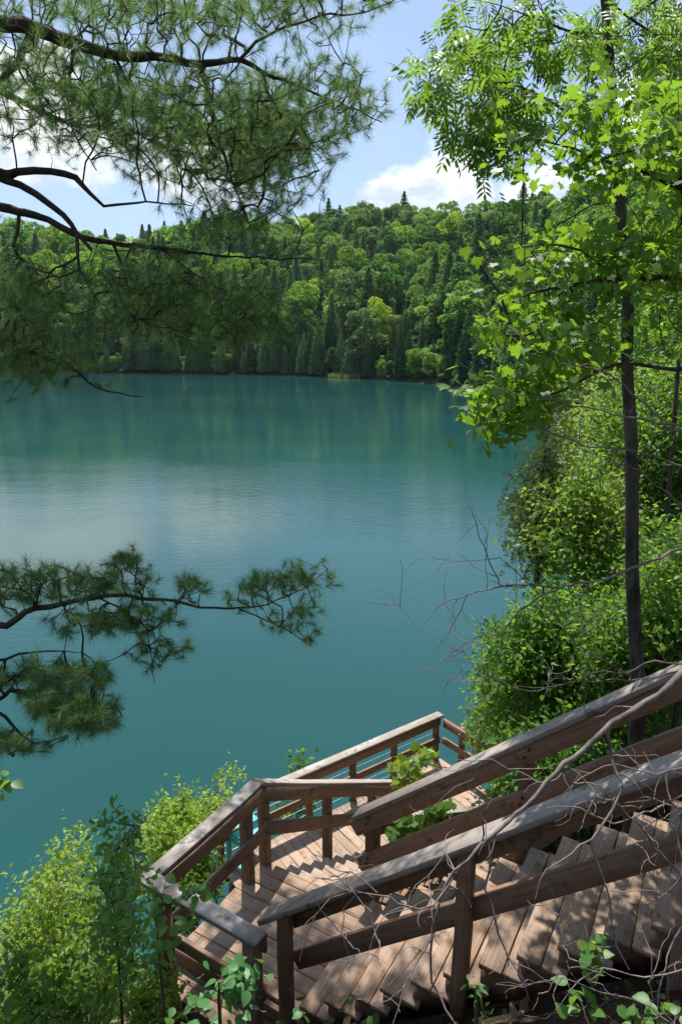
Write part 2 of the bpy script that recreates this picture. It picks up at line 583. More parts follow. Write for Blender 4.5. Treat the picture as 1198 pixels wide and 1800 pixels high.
# ------------------------------------------------------------------ terrain and lake
LAKE = np.array([(-420, 320), (-150, 272), (-31, 249), (7.5, 217), (24, 183), (33, 148), (29, 100), (22.5, 63), (16, 30), (9.5, 17), (4, 11.7),
                 (0, 9.6), (-10, 5.5), (-60, -15), (-420, -165)], float)


def sdist(x, y):
    """signed distance to the lake outline: negative over the water"""
    q = np.stack([np.ravel(x), np.ravel(y)], 1).astype(float)
    best = np.full(len(q), 1e18)
    ins = np.zeros(len(q), bool)
    n = len(LAKE)
    for i in range(n):
        a, b = LAKE[i], LAKE[(i + 1) % n]
        ab = b - a
        s = np.clip(((q - a) @ ab) / (ab @ ab), 0, 1)
        best = np.minimum(best, np.linalg.norm(q - a - s[:, None] * ab, axis=1))
        c = ((a[1] > q[:, 1]) != (b[1] > q[:, 1])) & (q[:, 0] < (b[0] - a[0]) * (q[:, 1] - a[1]) / (b[1] - a[1] + 1e-12) + a[0])
        ins ^= c
    return np.where(ins, -best, best).reshape(np.shape(x))


def terrain_z(x, y):
    x = np.asarray(x, float)
    y = np.asarray(y, float)
    d = sdist(x, y)
    r = np.hypot(x, y)
    near = 0.888 * np.minimum(d, 9.6) + 0.22 * np.clip(d - 9.6, 0, 60)
    und = 6 * np.sin(x * 0.021 + 1.0) * np.sin(y * 0.017) + 3 * np.sin(x * 0.06 + y * 0.03)
    far = 0.40 * d
    far = np.where(far > 40, 40 + 22 * np.tanh((far - 40) / 30), far) + und * np.clip(d / 60, 0, 1)
    wgt = np.clip((r - 35) / 70, 0, 1)
    wgt = wgt * wgt * (3 - 2 * wgt)
    zz = near * (1 - wgt) + far * wgt
    lump = 0.10 * np.sin(x * 2.1 + 1) * np.sin(y * 1.7) + 0.05 * np.sin(x * 5.3) * np.sin(y * 4.7 + 2)
    zz = zz + lump * np.clip(d, 0, 1)
    return np.where(d < 0, np.maximum(-3.0, 0.5 * d) - 0.15, zz)


rad = np.concatenate([np.arange(0.0, 14, 0.22), 14 * 1.033 ** np.arange(0, 122)])
th_ = np.linspace(0, 2 * np.pi, 260, endpoint=False)
gx = rad[:, None] * np.sin(th_)[None]
gy = rad[:, None] * np.cos(th_)[None]
gz = terrain_z(gx, gy)
V = np.stack([gx, gy, gz], -1).reshape(-1, 3)
i = np.arange(len(rad) - 1)[:, None] * 260
j = np.arange(260)[None]
F = np.stack([i + j, i + (j + 1) % 260, i + 260 + (j + 1) % 260, i + 260 + j], -1).reshape(-1, 4)
g = link('terrain', mesh_np('terrain', V, F, M_GROUND, smooth=True))
tag(g, 'steep wooded banks and hillside around the lake', kind='structure')
R0 = 730.0
wl = link('lake_water', mesh_np('lake_water', [(-R0, -R0, 0), (R0, -R0, 0), (R0, R0, 0), (-R0, R0, 0)], np.array([[0, 1, 2, 3]]), M_WATER))
tag(wl, 'rippled turquoise lake water', kind='structure')

# ------------------------------------------------------------------ stairs: a frame of their own (a along the upper flight, b across it)
PHI = 0.536882814
SA = np.array([math.cos(PHI), -math.sin(PHI), 0])
SB = np.array([math.sin(PHI), math.cos(PHI), 0])
SO = np.array([0.0708, 3.7719, CAM_H - 4.40464])
RUN, RISE = 0.222526, 0.19
SL = RISE / RUN


def S(a, b, z):
    return SO + a * SA + b * SB + np.array([0, 0, z])


_bm_cache = {}


def board_mesh(L, w_, h_, mat, bev=0.004):
    key = (round(L, 2), round(w_, 3), round(h_, 3), mat.name, random.randint(0, 2))
    if key in _bm_cache:
        return _bm_cache[key]
    y, z = w_ / 2, h_ / 2
    c = np.array([(-y + bev, -z), (y - bev, -z), (y, -z + bev), (y, z - bev), (y - bev, z), (-y + bev, z), (-y, z - bev), (-y, -z + bev)])
    nseg = 4
    xs = np.linspace(-L / 2, L / 2, nseg + 1)
    V, Fq = [], []
    for k, xx in enumerate(xs):
        jit = rng.normal(size=2) * (0.0012 + 0.0011 * L)
        sh = rng.normal(size=c.shape) * 0.0007
        for q in c + jit + sh:
            V.append((xx + (rng.normal() * 0.002 if k in (0, nseg) else 0), q[0], q[1]))
    for k in range(nseg):
        for q in range(8):
            Fq.append((k * 8 + q, k * 8 + (q + 1) % 8, k * 8 + 8 + (q + 1) % 8, k * 8 + 8 + q))
    caps = np.array([list(range(7, -1, -1)), [nseg * 8 + q for q in range(8)]])
    me = mesh_np('board', V, [np.array(Fq)[:, ::-1], caps[:, ::-1]], mat)
    me.flip_normals() if False else None
    _bm_cache[key] = me
    return me


def board(name, p0, p1, w_, h_, mat, parent, up=(0, 0, 1), label=None):
    """a board from p0 to p1 (world), w_ across, h_ along up"""
    p0, p1 = np.asarray(p0, float), np.asarray(p1, float)
    L = np.linalg.norm(p1 - p0)
    X = unit(p1 - p0)
    upv = np.asarray(up, float)
    Y = unit(np.cross(upv, X))
    Z = np.cross(X, Y)
    return link(name, board_mesh(L, w_, h_, mat), parent, mat4(np.stack([X, Y, Z], -1), (p0 + p1) / 2), label=label)


def sbd(name, q0, q1, w_, h_, mat, parent, up=(0, 0, 1), label=None):
    return board(name, S(*q0), S(*q1), w_, h_, mat, parent, up, label)


def post(parent, a, b, z0, z1, s=0.089, mat=None, name='post'):
    return sbd(name, (a, b, z0), (a, b, z1), s, s, mat or M_POST, parent, up=SB)


COS = math.cos(math.atan(SL))
K0, K1 = -2, 17
A_END = 3.75

# upper flight
up_st = thing('staircase', S(0, 0.55, -0.57), 'upper flight of brown plank stairs climbing to the right from the landing', 'staircase', 'flights of the wooden stairway')
for k in range(K0, K1):
    a0 = k * RUN
    dbm = rng.normal() * 0.006
    for q in range(2):
        c_a = a0 + 0.071 + q * 0.146
        e = rng.normal() * 0.004
        sbd('tread_plank', (c_a, 0.0 + dbm + e, k * RISE - 0.019), (c_a, 1.145 + dbm, k * RISE - 0.019), 0.140, 0.038, M_TREAD, up_st)


def notched(name, bb, th, parent, k0, k1, run, rise, a0, z0, low, mat, along, across):
    """a saw-tooth stringer: one slice per step under its tread"""
    prof = []
    for k in range(k0, k1):
        prof.append((a0 + k * run, z0 + k * rise))
        prof.append((a0 + (k + 1) * run, z0 + k * rise))
    V, F = [], []
    for a_, zt in prof:
        zb_ = z0 + (a_ - a0) / run * rise - low
        for off_ in (-th / 2, th / 2):
            V += [along(a_, bb + off_, zt), along(a_, bb + off_, zb_)]
    n_ = len(prof)
    for q in range(n_ - 1):
        o_, p_ = q * 4, q * 4 + 4
        F += [(o_, p_, p_ + 1, o_ + 1), (o_ + 2, o_ + 3, p_ + 3, p_ + 2), (o_, o_ + 2, p_ + 2, p_), (o_ + 1, p_ + 1, p_ + 3, o_ + 3)]
    F += [(0, 1, 3, 2), (4 * n_ - 4, 4 * n_ - 2, 4 * n_ - 1, 4 * n_ - 3)]
    V = np.array(V)
    c_ = V.mean(0)
    X = unit(V[-1] - V[0])
    Y = unit(np.cross(np.array([0, 0, 1.0]), X))
    M3 = np.stack([X, Y, np.cross(X, Y)], -1)
    return link(name, mesh_np(name, (V - c_) @ M3, np.array(F), mat), parent, mat4(M3, c_))


SCR_A = np.linspace(0, 2 * np.pi, 6, endpoint=False)
M_SCREW = plain('weathered_screw', (0.05, 0.042, 0.038), 0.5, 0.6)


def screws(parent, places):
    V, F = [], []
    for q in places:
        c_ = S(*q)
        n0 = len(V)
        V += [tuple(c_ + 0.0052 * (math.cos(x_) * SA + math.sin(x_) * SB) + np.array([0, 0, 0.0015])) for x_ in SCR_A]
        F.append([n0 + k for k in range(6)])
    link('screws', mesh_np('screws', V, np.array(F), M_SCREW), parent, Matrix.Identity(4), kind='stuff')


screws(up_st, [(k * RUN + 0.071 + q * 0.146 + e_, b_ + rng.normal() * 0.004, k * RISE) for k in range(K0, K1) for q in range(2) for e_ in (-0.04, 0.04) for b_ in (0.065, 0.57, 1.085)])
for bb in (0.065, 1.085):
    notched('stringer', bb, 0.040, up_st, K0, K1 - 1, RUN, RISE, 0.004, -0.0385, 0.345, M_STRINGER, S, None)
for aa in (1.93, 3.4):
    for bb in (-0.03, 1.18):
        post(up_st, aa, bb, aa * SL - 2.0, aa * SL - 0.06, name='support_post')

# near railing of the upper flight
nr = thing('stair_railing', S(-0.5, -0.05, -0.57), 'near handrail of the upper flight with a pale streaked cap', 'railing', 'railings of the wooden stairway')
sbd('cap_rail', (-0.70, -0.04, -0.70 * SL + 0.956 - 0.02 / COS), (A_END, -0.04, A_END * SL + 0.956 - 0.02 / COS), 0.180, 0.038, M_CAP, nr)
z_ = 0.956 - 0.05 - 0.07 / COS
sbd('top_board', (-0.52, 0.019, -0.52 * SL + z_), (A_END, 0.019, A_END * SL + z_), 0.038, 0.140, M_RAIL, nr)
z_ = 0.51 - 0.07 / COS
sbd('lower_board', (-0.50, 0.021, -0.50 * SL + z_), (A_END, 0.021, A_END * SL + z_), 0.038, 0.140, M_RAIL, nr)
post(nr, -0.525, -0.0465, -1.0, -0.525 * SL + 0.90, name='newel_post')
for aa in (0.80, 2.25, 3.6):
    post(nr, aa, -0.0465, aa * SL - 0.30, aa * SL + 0.905)

# far railing of the upper flight
fr_ = thing('stair_railing', S(-0.5, 1.24, -0.57), 'far dark handrail of the upper flight ending above the lower stairs, green bank behind it', 'railing', 'railings of the wooden stairway')
sbd('cap_rail', (-0.66, 1.235, -0.66 * SL + 0.956 - 0.02 / COS), (A_END, 1.235, A_END * SL + 0.956 - 0.02 / COS), 0.180, 0.038, M_CAP, fr_)
z_ = 0.956 - 0.05 - 0.07 / COS
sbd('top_board', (-0.655, 1.170, -0.655 * SL + z_), (A_END, 1.170, A_END * SL + z_), 0.038, 0.140, M_RAIL, fr_)
z_ = 0.50 - 0.065 / COS
sbd('lower_board', (-0.60, 1.170, -0.60 * SL + z_), (A_END, 1.170, A_END * SL + z_), 0.038, 0.140, M_RAIL, fr_)
for aa in (-0.50, 0.80, 2.2, 3.6):
    post(fr_, aa, 1.236, aa * SL - 0.30, aa * SL + 0.905)

# landing
LZ = -0.57
ld = thing('landing', S(-1.1, 0.6, LZ - 0.2), 'plank landing in the turn of the stairs, half in railing shadow', 'landing')
for k in range(8):
    b_c = 0.085 + 0.0705 + k * 0.1425
    if b_c > 1.2:
        break
    sbd('deck_plank', (-1.715 + rng.normal() * 0.004, b_c, LZ - 0.019), (-0.36, b_c + rng.normal() * 0.001, LZ - 0.019), 0.137, 0.038, M_TREAD, ld)
screws(ld, [(a_ + rng.normal() * 0.004, 0.085 + 0.0705 + k * 0.1425 + e_, LZ) for k in range(8) for e_ in (-0.04, 0.04) for a_ in (-1.66, -1.05, -0.42) if 0.085 + 0.0705 + k * 0.1425 < 1.2])
for b_c in (-0.135, 0.005):
    sbd('ledge_plank', (-1.76, b_c, LZ - 0.21), (-0.50, b_c, LZ - 0.21), 0.135, 0.038, M_RAIL, ld)
sbd('front_beam', (-1.76, 0.055, LZ - 0.135), (-0.45, 0.055, LZ - 0.135), 0.045, 0.185, M_STRINGER, ld)
sbd('ledge_beam', (-1.76, -0.175, LZ - 0.33), (-0.45, -0.175, LZ - 0.33), 0.04, 0.19, M_STRINGER, ld)
sbd('side_beam', (-1.69, 0.10, LZ - 0.15), (-1.69, 1.20, LZ - 0.15), 0.04, 0.20, M_STRINGER, ld)
sbd('far_beam', (-1.66, 1.19, LZ - 0.17), (-0.40, 1.19, LZ - 0.17), 0.04, 0.24, M_STRINGER, ld)
for aa, bb in ((-1.60, 0.15), (-1.60, 1.08), (-0.5, 1.08), (-0.5, 0.15)):
    post(ld, aa, bb, LZ - 1.9, LZ - 0.05, name='support_post')


def bolt_mesh():
    a = np.linspace(0, 2 * np.pi, 8, endpoint=False)
    V = [(math.cos(q) * 0.011, math.sin(q) * 0.011, zz) for zz in (0, 0.012) for q in a]
    F = [(k, (k + 1) % 8, 8 + (k + 1) % 8, 8 + k) for k in range(8)]
    return mesh_np('bolt', V, [np.array(F), np.array([[8 + k for k in range(8)]])], M_STEEL)


def eye_mesh():
    a = np.linspace(0, 2 * np.pi, 10)
    P = np.stack([np.cos(a) * 0.018, np.sin(a) * 0.018, 0 * a], 1)
    V, F = tube(P, np.full(10, 0.004), 5)
    return mesh_np('eye_bolt', V, F, M_STEEL, True)


BM, EM = bolt_mesh(), eye_mesh()
for aa, bb, zz in ((-1.70, 0.13, LZ), (-0.95, 0.16, LZ), (-0.87, 0.10, LZ), (-1.55, -0.10, LZ - 0.19), (-0.80, -0.08, LZ - 0.19)):
    link('bolt', BM, ld, Matrix.Translation(Vector(S(aa, bb, zz))))
for aa, bb, zz in ((-0.90, 0.17, LZ + 0.012), (-0.72, -0.10, LZ - 0.178)):
    link('eye_bolt', EM, ld, Matrix.Translation(Vector(S(aa, bb, zz))) @ Matrix.Rotation(0.6, 4, 'X'))

M_RUST = plain('dark_iron', (0.045, 0.035, 0.03), 0.6, 0.3)
IM = BM.copy()
IM.materials.clear()
IM.materials.append(M_RUST)
TOB = Matrix.Rotation(0, 4, 'X')


def bolts(parent, q, n):
    """a bolt head at stair place q, its axis along n"""
    R = Vector(n).to_track_quat('Z', 'Y').to_matrix().to_4x4()
    link('bolt', IM, parent, Matrix.Translation(Vector(S(*q))) @ R)


for aa in (-0.50, 0.80, 2.2):
    for zz in (0.87, 0.80, 0.46, 0.40):
        bolts(fr_, (aa + rng.normal() * 0.01, 1.152, aa * SL + zz), -SB)

# railing round the landing
CT = 0.40
er = thing('landing_railing', S(-1.2, -0.27, LZ), 'end railing across the near side of the landing with a mottled grey cap board', 'railing', 'railings of the wooden stairway')
sbd('cap_rail', (-1.735, -0.265, CT - 0.019), (-0.575, -0.265, CT - 0.019), 0.134, 0.038, M_CAP, er)
sbd('top_board', (-1.60, -0.203, CT - 0.115), (-0.585, -0.203, CT - 0.115), 0.038, 0.14, M_RAIL, er)
sbd('lower_board', (-1.60, -0.203, -0.16), (-0.60, -0.203, -0.16), 0.038, 0.12, M_RAIL, er)
post(er, -1.53, -0.27, -1.9, CT - 0.04, 0.10)
post(er, -0.655, -0.27, -1.9, CT - 0.04, 0.10)

lr = thing('landing_railing', S(-1.65, 0.5, LZ), 'side railing on the lake edge of the landing, grey cap rising to the bend', 'railing', 'railings of the wooden stairway')
sbd('cap_rail', (-1.668, -0.196, CT - 0.019), (-1.668, 1.105, CT - 0.019), 0.134, 0.0385, M_CAP, lr)
sbd('top_board', (-1.605, -0.18, CT - 0.11), (-1.605, 1.10, CT - 0.11), 0.038, 0.14, M_RAIL, lr)
sbd('lower_board', (-1.605, -0.18, -0.13), (-1.605, 1.10, -0.13), 0.038, 0.135, M_RAIL, lr)
post(lr, -1.67, 0.93, -1.9, CT - 0.04, 0.095)
for zz in (-0.30, -0.42):
    V, F = tube(np.array([S(-1.66, -0.2, zz), S(-1.66, 1.0, zz)]), [0.0022, 0.0022], 5)
    link('cable', mesh_np('cable', V, F, M_RUST), lr, Matrix.Identity(4))

# lower flight
B0, RISE2 = 1.215, 0.1379
S2 = RISE2 / RUN
lo_st = thing('staircase', S(-1.1, 1.3, -2.5), 'lower flight of plank stairs with saw-tooth shadow going down to the deck', 'staircase', 'flights of the wooden stairway')
for k in range(14):
    zz = LZ - (k + 1) * RISE2 - 0.019
    for q in range(2):
        bc = B0 + k * RUN - 0.012 + 0.055 + q * 0.116
        sbd('tread_plank', (-1.525 + rng.normal() * 0.003, bc, zz), (-0.66, bc, zz), 0.111, 0.038, M_DECK, lo_st)
for aa in (-1.495, -0.69):
    sbd('stringer', (aa, B0 - 0.02, LZ - 0.31), (aa, B0 + 14 * RUN, LZ - 0.31 - 14 * RISE2), 0.036, 0.10, M_STRINGER, lo_st)


def z2(b):
    return LZ - S2 * (b - B0)


C2 = math.cos(math.atan(S2))
l2 = thing('stair_railing', S(-1.65, 1.3, -0.6), 'left railing of the lower flight running away level behind the dark handrail', 'railing', 'railings of the wooden stairway')
b0, b1 = 1.108, 4.75
sbd('cap_rail', (-1.668, b0, z2(b0) + 0.90), (-1.668, b1, z2(b1) + 0.90), 0.134, 0.038, M_CAP, l2)
sbd('top_board', (-1.605, b0 + 0.005, z2(b0) + 0.797), (-1.605, b1, z2(b1) + 0.797), 0.038, 0.14, M_RAIL, l2)
sbd('lower_board', (-1.605, b0 + 0.005, z2(b0) + 0.40), (-1.605, b1, z2(b1) + 0.40), 0.038, 0.135, M_RAIL, l2)
for bb in (1.20, 2.36, 3.45, 4.6):
    post(l2, -1.67, bb, z2(bb) - 0.36, z2(bb) + 0.875)
r2_ = thing('stair_railing', S(-0.62, 1.5, -0.9), 'short mossy right railing of the lower flight seen under the dark handrail', 'railing', 'railings of the wooden stairway')
b0, b1 = 1.42, 4.5
sbd('cap_rail', (-0.615, b0, z2(b0) + 0.87), (-0.615, b1, z2(b1) + 0.87), 0.134, 0.038, M_CAP, r2_)
sbd('top_board', (-0.655, b0, z2(b0) + 0.775), (-0.655, b1, z2(b1) + 0.775), 0.038, 0.125, M_RAIL, r2_)
sbd('lower_board', (-0.655, b0, z2(b0) + 0.38), (-0.655, b1, z2(b1) + 0.38), 0.038, 0.12, M_RAIL, r2_)
for bb in (1.46, 2.45, 3.3, 4.2):
    post(r2_, -0.59, bb, z2(bb) - 0.3, z2(bb) + 0.85)

# lower deck over the water
DZ = -2.5
CE = np.array([-1.88, 6.33])
CD = unit(np.array([0.395, 0.919]))
CP = np.array([CD[1], -CD[0]])


def Dk(u, v, z):
    """deck place: u back from the far corner along the lake rail, v in from the rail"""
    q = CE - CD * u + CP * v
    return S(q[0], q[1], z)


dk = thing('viewing_deck', Dk(2, 1, DZ - 0.3), 'low plank deck by the lake at the foot of the lower flight', 'deck')
npl = 29
for k in range(npl):
    u = 0.0 + k * 0.1445
    v1 = 2.35
    # the planks stop where the stairs come down
    board('deck_plank', Dk(u, -0.05 + rng.normal() * 0.006, DZ - 0.019), Dk(u, v1, DZ - 0.019), 0.1385, 0.038, M_DECK, dk)
for v in (0.05, 1.2, 2.3):
    board('joist', Dk(-0.06, v, DZ - 0.13), Dk(npl * 0.1445, v, DZ - 0.13), 0.04, 0.18, M_STRINGER, dk)
for u in (0.1, 2.0, 4.0):
    for v in (0.15, 2.2):
        board('support_post', Dk(u, v, DZ - 4.6), Dk(u, v, DZ - 0.22), 0.12, 0.12, M_POST, dk, up=SB)
RH = 0.87
dr = thing('deck_railing', Dk(2, -0.07, DZ), 'long pale sunlit cable railing along the lake side of the deck', 'railing', 'railings of the wooden stairway')
board('cap_rail', Dk(-0.05, -0.07, DZ + RH - 0.02), Dk(4.15, -0.07, DZ + RH - 0.02), 0.15, 0.038, M_CAP, dr)
board('top_board', Dk(0.0, -0.02, DZ + RH - 0.11), Dk(4.1, -0.02, DZ + RH - 0.11), 0.038, 0.13, M_RAIL, dr)
board('lower_board', Dk(0.0, -0.02, DZ + 0.42), Dk(4.1, -0.02, DZ + 0.42), 0.038, 0.12, M_RAIL, dr)
for u in (0.03, 0.97, 1.81, 2.62, 3.42, 4.08):
    board('post', Dk(u, -0.08, DZ - 0.25), Dk(u, -0.08, DZ + RH - 0.04), 0.085, 0.085, M_POST, dr, up=SB)
for zz in (0.12, 0.24, 0.55, 0.66):
    V, F = tube(np.array([Dk(0.03, -0.075, DZ + zz), Dk(4.08, -0.075, DZ + zz)]), [0.0035, 0.0035], 5)
    link('cable', mesh_np('cable', V, F, M_STEEL), dr, Matrix.Identity(4))
de = thing('deck_railing', Dk(-0.05, 0.8, DZ), 'short brown end railing at the far right corner of the deck', 'railing', 'railings of the wooden stairway')
board('top_board', Dk(-0.03, 0.03, DZ + RH - 0.13), Dk(-0.03, 1.9, DZ + RH - 0.13), 0.038, 0.15, M_RAIL, de)
board('lower_board', Dk(-0.03, 0.03, DZ + 0.42), Dk(-0.03, 1.9, DZ + 0.42), 0.038, 0.12, M_RAIL, de)
for v in (0.40, 1.2, 1.9):
    board('post', Dk(-0.09, v, DZ - 0.25), Dk(-0.09, v, DZ + RH - 0.06), 0.085, 0.085, M_POST, de, up=SB)

# turquoise slatted seat at the left end of the deck
bn = thing('bench', S(-3.35, 2.75, DZ), 'turquoise painted slatted seat half hidden behind the landing railing', 'bench')
zb = -2.05
e0 = np.array([-3.545, 2.80])
ux = unit(np.array([0.37, -0.06]))
uy = unit(np.array([0.10, 0.62]))
for k, (w0, hh) in enumerate(((0.12, 0.0), (0.15, 0.0), (0.14, 0.012))):
    p = e0 + ux * (0.06 + k * 0.148)
    sbd('seat_slat', (p[0] - uy[0] * 0.08, p[1] - uy[1] * 0.08, zb + hh), (p[0] + uy[0] * 0.36, p[1] + uy[1] * 0.36, zb + hh + 0.02), w0 + 0.02, 0.03, M_TURQ, bn)
p0, p1 = e0 - uy * 0.085, e0 - uy * 0.085 + ux * 0.44
sbd('apron', (p0[0], p0[1], zb - 0.055), (p1[0], p1[1], zb - 0.055), 0.03, 0.09, M_TURQ, bn)
for s_, q in ((0.04, -0.06), (0.40, -0.06), (0.04, 0.32), (0.40, 0.32)):
    p = e0 + ux * s_ + uy * q
    sbd('leg', (p[0], p[1], DZ), (p[0], p[1], zb - 0.02), 0.07, 0.04, M_TURQ, bn, up=SB)
p = e0 + ux * 0.9
sbd('foot_rest', (p[0] - 0.35, p[1] - 0.28, zb - 0.06), (p[0] + 0.28, p[1] - 0.32, zb - 0.06), 0.12, 0.03, M_TURQ, bn)

# ------------------------------------------------------------------ leaf templates (V, tris), axis +X, unit length
def tri_fan(outline, mid=None, fold=0.10, curl=0.12):
    """leaf from half outline [(x, halfwidth)], folded along the midrib and drooping at the tip"""
    V, F = [], []
    for x, h_ in outline:
        zc = -curl * x * x
        V += [(x, 0, zc), (x, h_, zc + fold * h_ * 2), (x, -h_, zc + fold * h_ * 2)]
    for k in range(len(outline) - 1):
        a, b = 3 * k, 3 * k + 3
        F += [(a, b, b + 1), (a, b + 1, a + 1), (a, a + 2, b + 2), (a, b + 2, b)]
    V = np.array(V, float)
    F = np.array(F)
    ar = np.linalg.norm(np.cross(V[F[:, 1]] - V[F[:, 0]], V[F[:, 2]] - V[F[:, 0]]), axis=1)
    return V, F[ar > 1e-6]


T_OVAL = tri_fan([(0, 0.0), (0.18, 0.20), (0.5, 0.29), (0.8, 0.16), (1.0, 0.0)])
T_BROAD = tri_fan([(-0.16, 0.004), (0, 0.01), (0.10, 0.25), (0.32, 0.37), (0.6, 0.30), (0.85, 0.12), (1.0, 0.0)], fold=0.09, curl=0.16)
T_SMALL = tri_fan([(0, 0.0), (0.4, 0.30), (1.0, 0.0)])
T_LANCE = tri_fan([(0, 0.0), (0.25, 0.13), (0.55, 0.14), (1.0, 0.0)], fold=0.16, curl=0.22)


def maple_template():
    pts = [(0.0, 0.0), (0.02, -0.14), (-0.10, -0.36), (0.08, -0.34), (0.16, -0.55), (0.27, -0.44), (0.46, -0.56), (0.47, -0.36), (0.62, -0.34), (0.52, -0.20),
           (0.60, -0.15), (0.80, -0.17), (0.82, -0.07), (1.02, 0.0)]
    o = pts + [(x, -y) for x, y in pts[-2:0:-1]]
    V = [(0.30, 0.0, 0.0)] + [(x, y, -0.16 * x * x + 0.10 * abs(y) - 0.22 * y * y) for x, y in o]
    n = len(o)
    F = [(0, 1 + k, 1 + (k + 1) % n) for k in range(n)]
    V += [(-0.35, 0.006, 0.05), (-0.35, -0.006, 0.05)]
    F += [(1, n + 1, n + 2)]
    return np.array(V, float), np.array(F)


T_MAPLE = maple_template()


def compound_template():
    """ash leaf: a stalk with three pairs of drooping leaflets and one at the tip"""
    Vs, Fs, n0 = [], [], 0
    spots = [(0.30, 1), (0.30, -1), (0.52, 1), (0.52, -1), (0.73, 1), (0.73, -1), (0.80, 0)]
    for x, s in spots:
        V, F = tri_fan([(0, 0.0), (0.35, 0.15), (0.65, 0.13), (1.0, 0.0)], fold=0.14, curl=0.25)
        V = V * 0.40
        a = s * 1.0
        R = np.array([[math.cos(a), -math.sin(a), 0], [math.sin(a), math.cos(a), 0], [0, 0, 1]])
        V = V @ R.T + np.array([x, 0, -0.12 * x * x])
        V[:, 2] -= 0.25 * np.abs(V[:, 1])
        Vs.append(V)
        Fs.append(F + n0)
        n0 += len(V)
    Vs.append(np.array([(0, 0.006, 0), (0, -0.006, 0), (0.82, 0, -0.09)]))
    Fs.append(np.array([[n0, n0 + 1, n0 + 2]]))
    return np.vstack(Vs), np.vstack(Fs)


T_ASH = compound_template()


def tuft_template(n, L=1.0, seed=1, spread=0.95, wd=0.010):
    """white-pine tuft: needles sweeping forward round the twig end (axis +X)"""
    r = np.random.default_rng(seed)
    V, F = [], []
    for k in range(n):
        th = r.uniform(0, 2 * np.pi)
        ph = spread * math.sqrt(r.random()) * 1.35
        dvec = np.array([math.cos(ph), math.sin(ph) * math.cos(th), math.sin(ph) * math.sin(th)])
        o = np.array([r.uniform(-0.75, 0.05), 0, 0]) + r.normal(size=3) * 0.02
        ln = L * r.uniform(0.75, 1.1)
        side = unit(np.cross(dvec, r.normal(size=3))) * wd
        sag = np.array([0, 0, -0.10 * ln])
        V += [o - side, o + side, o + dvec * ln + sag]
        F.append((3 * k, 3 * k + 1, 3 * k + 2))
    return np.array(V), np.array(F)


def cedar_template(seed=3):
    r = np.random.default_rng(seed)
    V, F = [], []
    for k in range(14):
        x = r.uniform(0, 0.8)
        a = r.choice([-1, 1]) * r.uniform(0.4, 0.9)
        L = 0.45 * (1 - 0.5 * x)
        dv = np.array([math.cos(a), math.sin(a), r.normal() * 0.15])
        s = np.array([-dv[1], dv[0], 0]) * 0.05
        o = np.array([x, 0, r.normal() * 0.03])
        m_ = o + dv * L * 0.6
        V += [o, m_ + s, o + dv * L, m_ - s]
        F += [(4 * k, 4 * k + 1, 4 * k + 2), (4 * k, 4 * k + 2, 4 * k + 3)]
    return np.array(V), np.array(F)


T_CEDAR = cedar_template()
TM = {}


def tmesh(key, T, mat):
    if key not in TM:
        TM[key] = mesh_np(key, T[0], T[1], mat)
    return TM[key]


# ------------------------------------------------------------------ plant builders
def ellip(n, px, py, d, rx, ry, rd, hollow=0.35):
    """points in an ellipsoid centred where (px, py) is seen at depth d; rx, ry in photo pixels there, rd in metres"""
    q = unit(rng.normal(size=(n, 3))) * (hollow + (1 - hollow) * rng.random((n, 1))) ** 0.6 * rng.uniform(0.72, 1.18, (n, 1))
    if n > 24:                                   # gathered into flattish sprays with gaps between
        m = max(5, n // 9)
        k = rng.integers(0, m, n)
        pull = rng.uniform(0.35, 0.9, (n, 1)) * np.array([0.62, 0.62, 0.95])
        q = q * (1 - pull) + q[k] * 1.08 * pull
    c = PX(px, py, d)
    k = d / FPX
    right, fwd, up = RGT, np.array([0, 1.0, 0]), np.array([0, 0, 1.0])
    return c + q[:, :1] * right * rx * k + q[:, 1:2] * fwd * rd + q[:, 2:] * up * ry * k


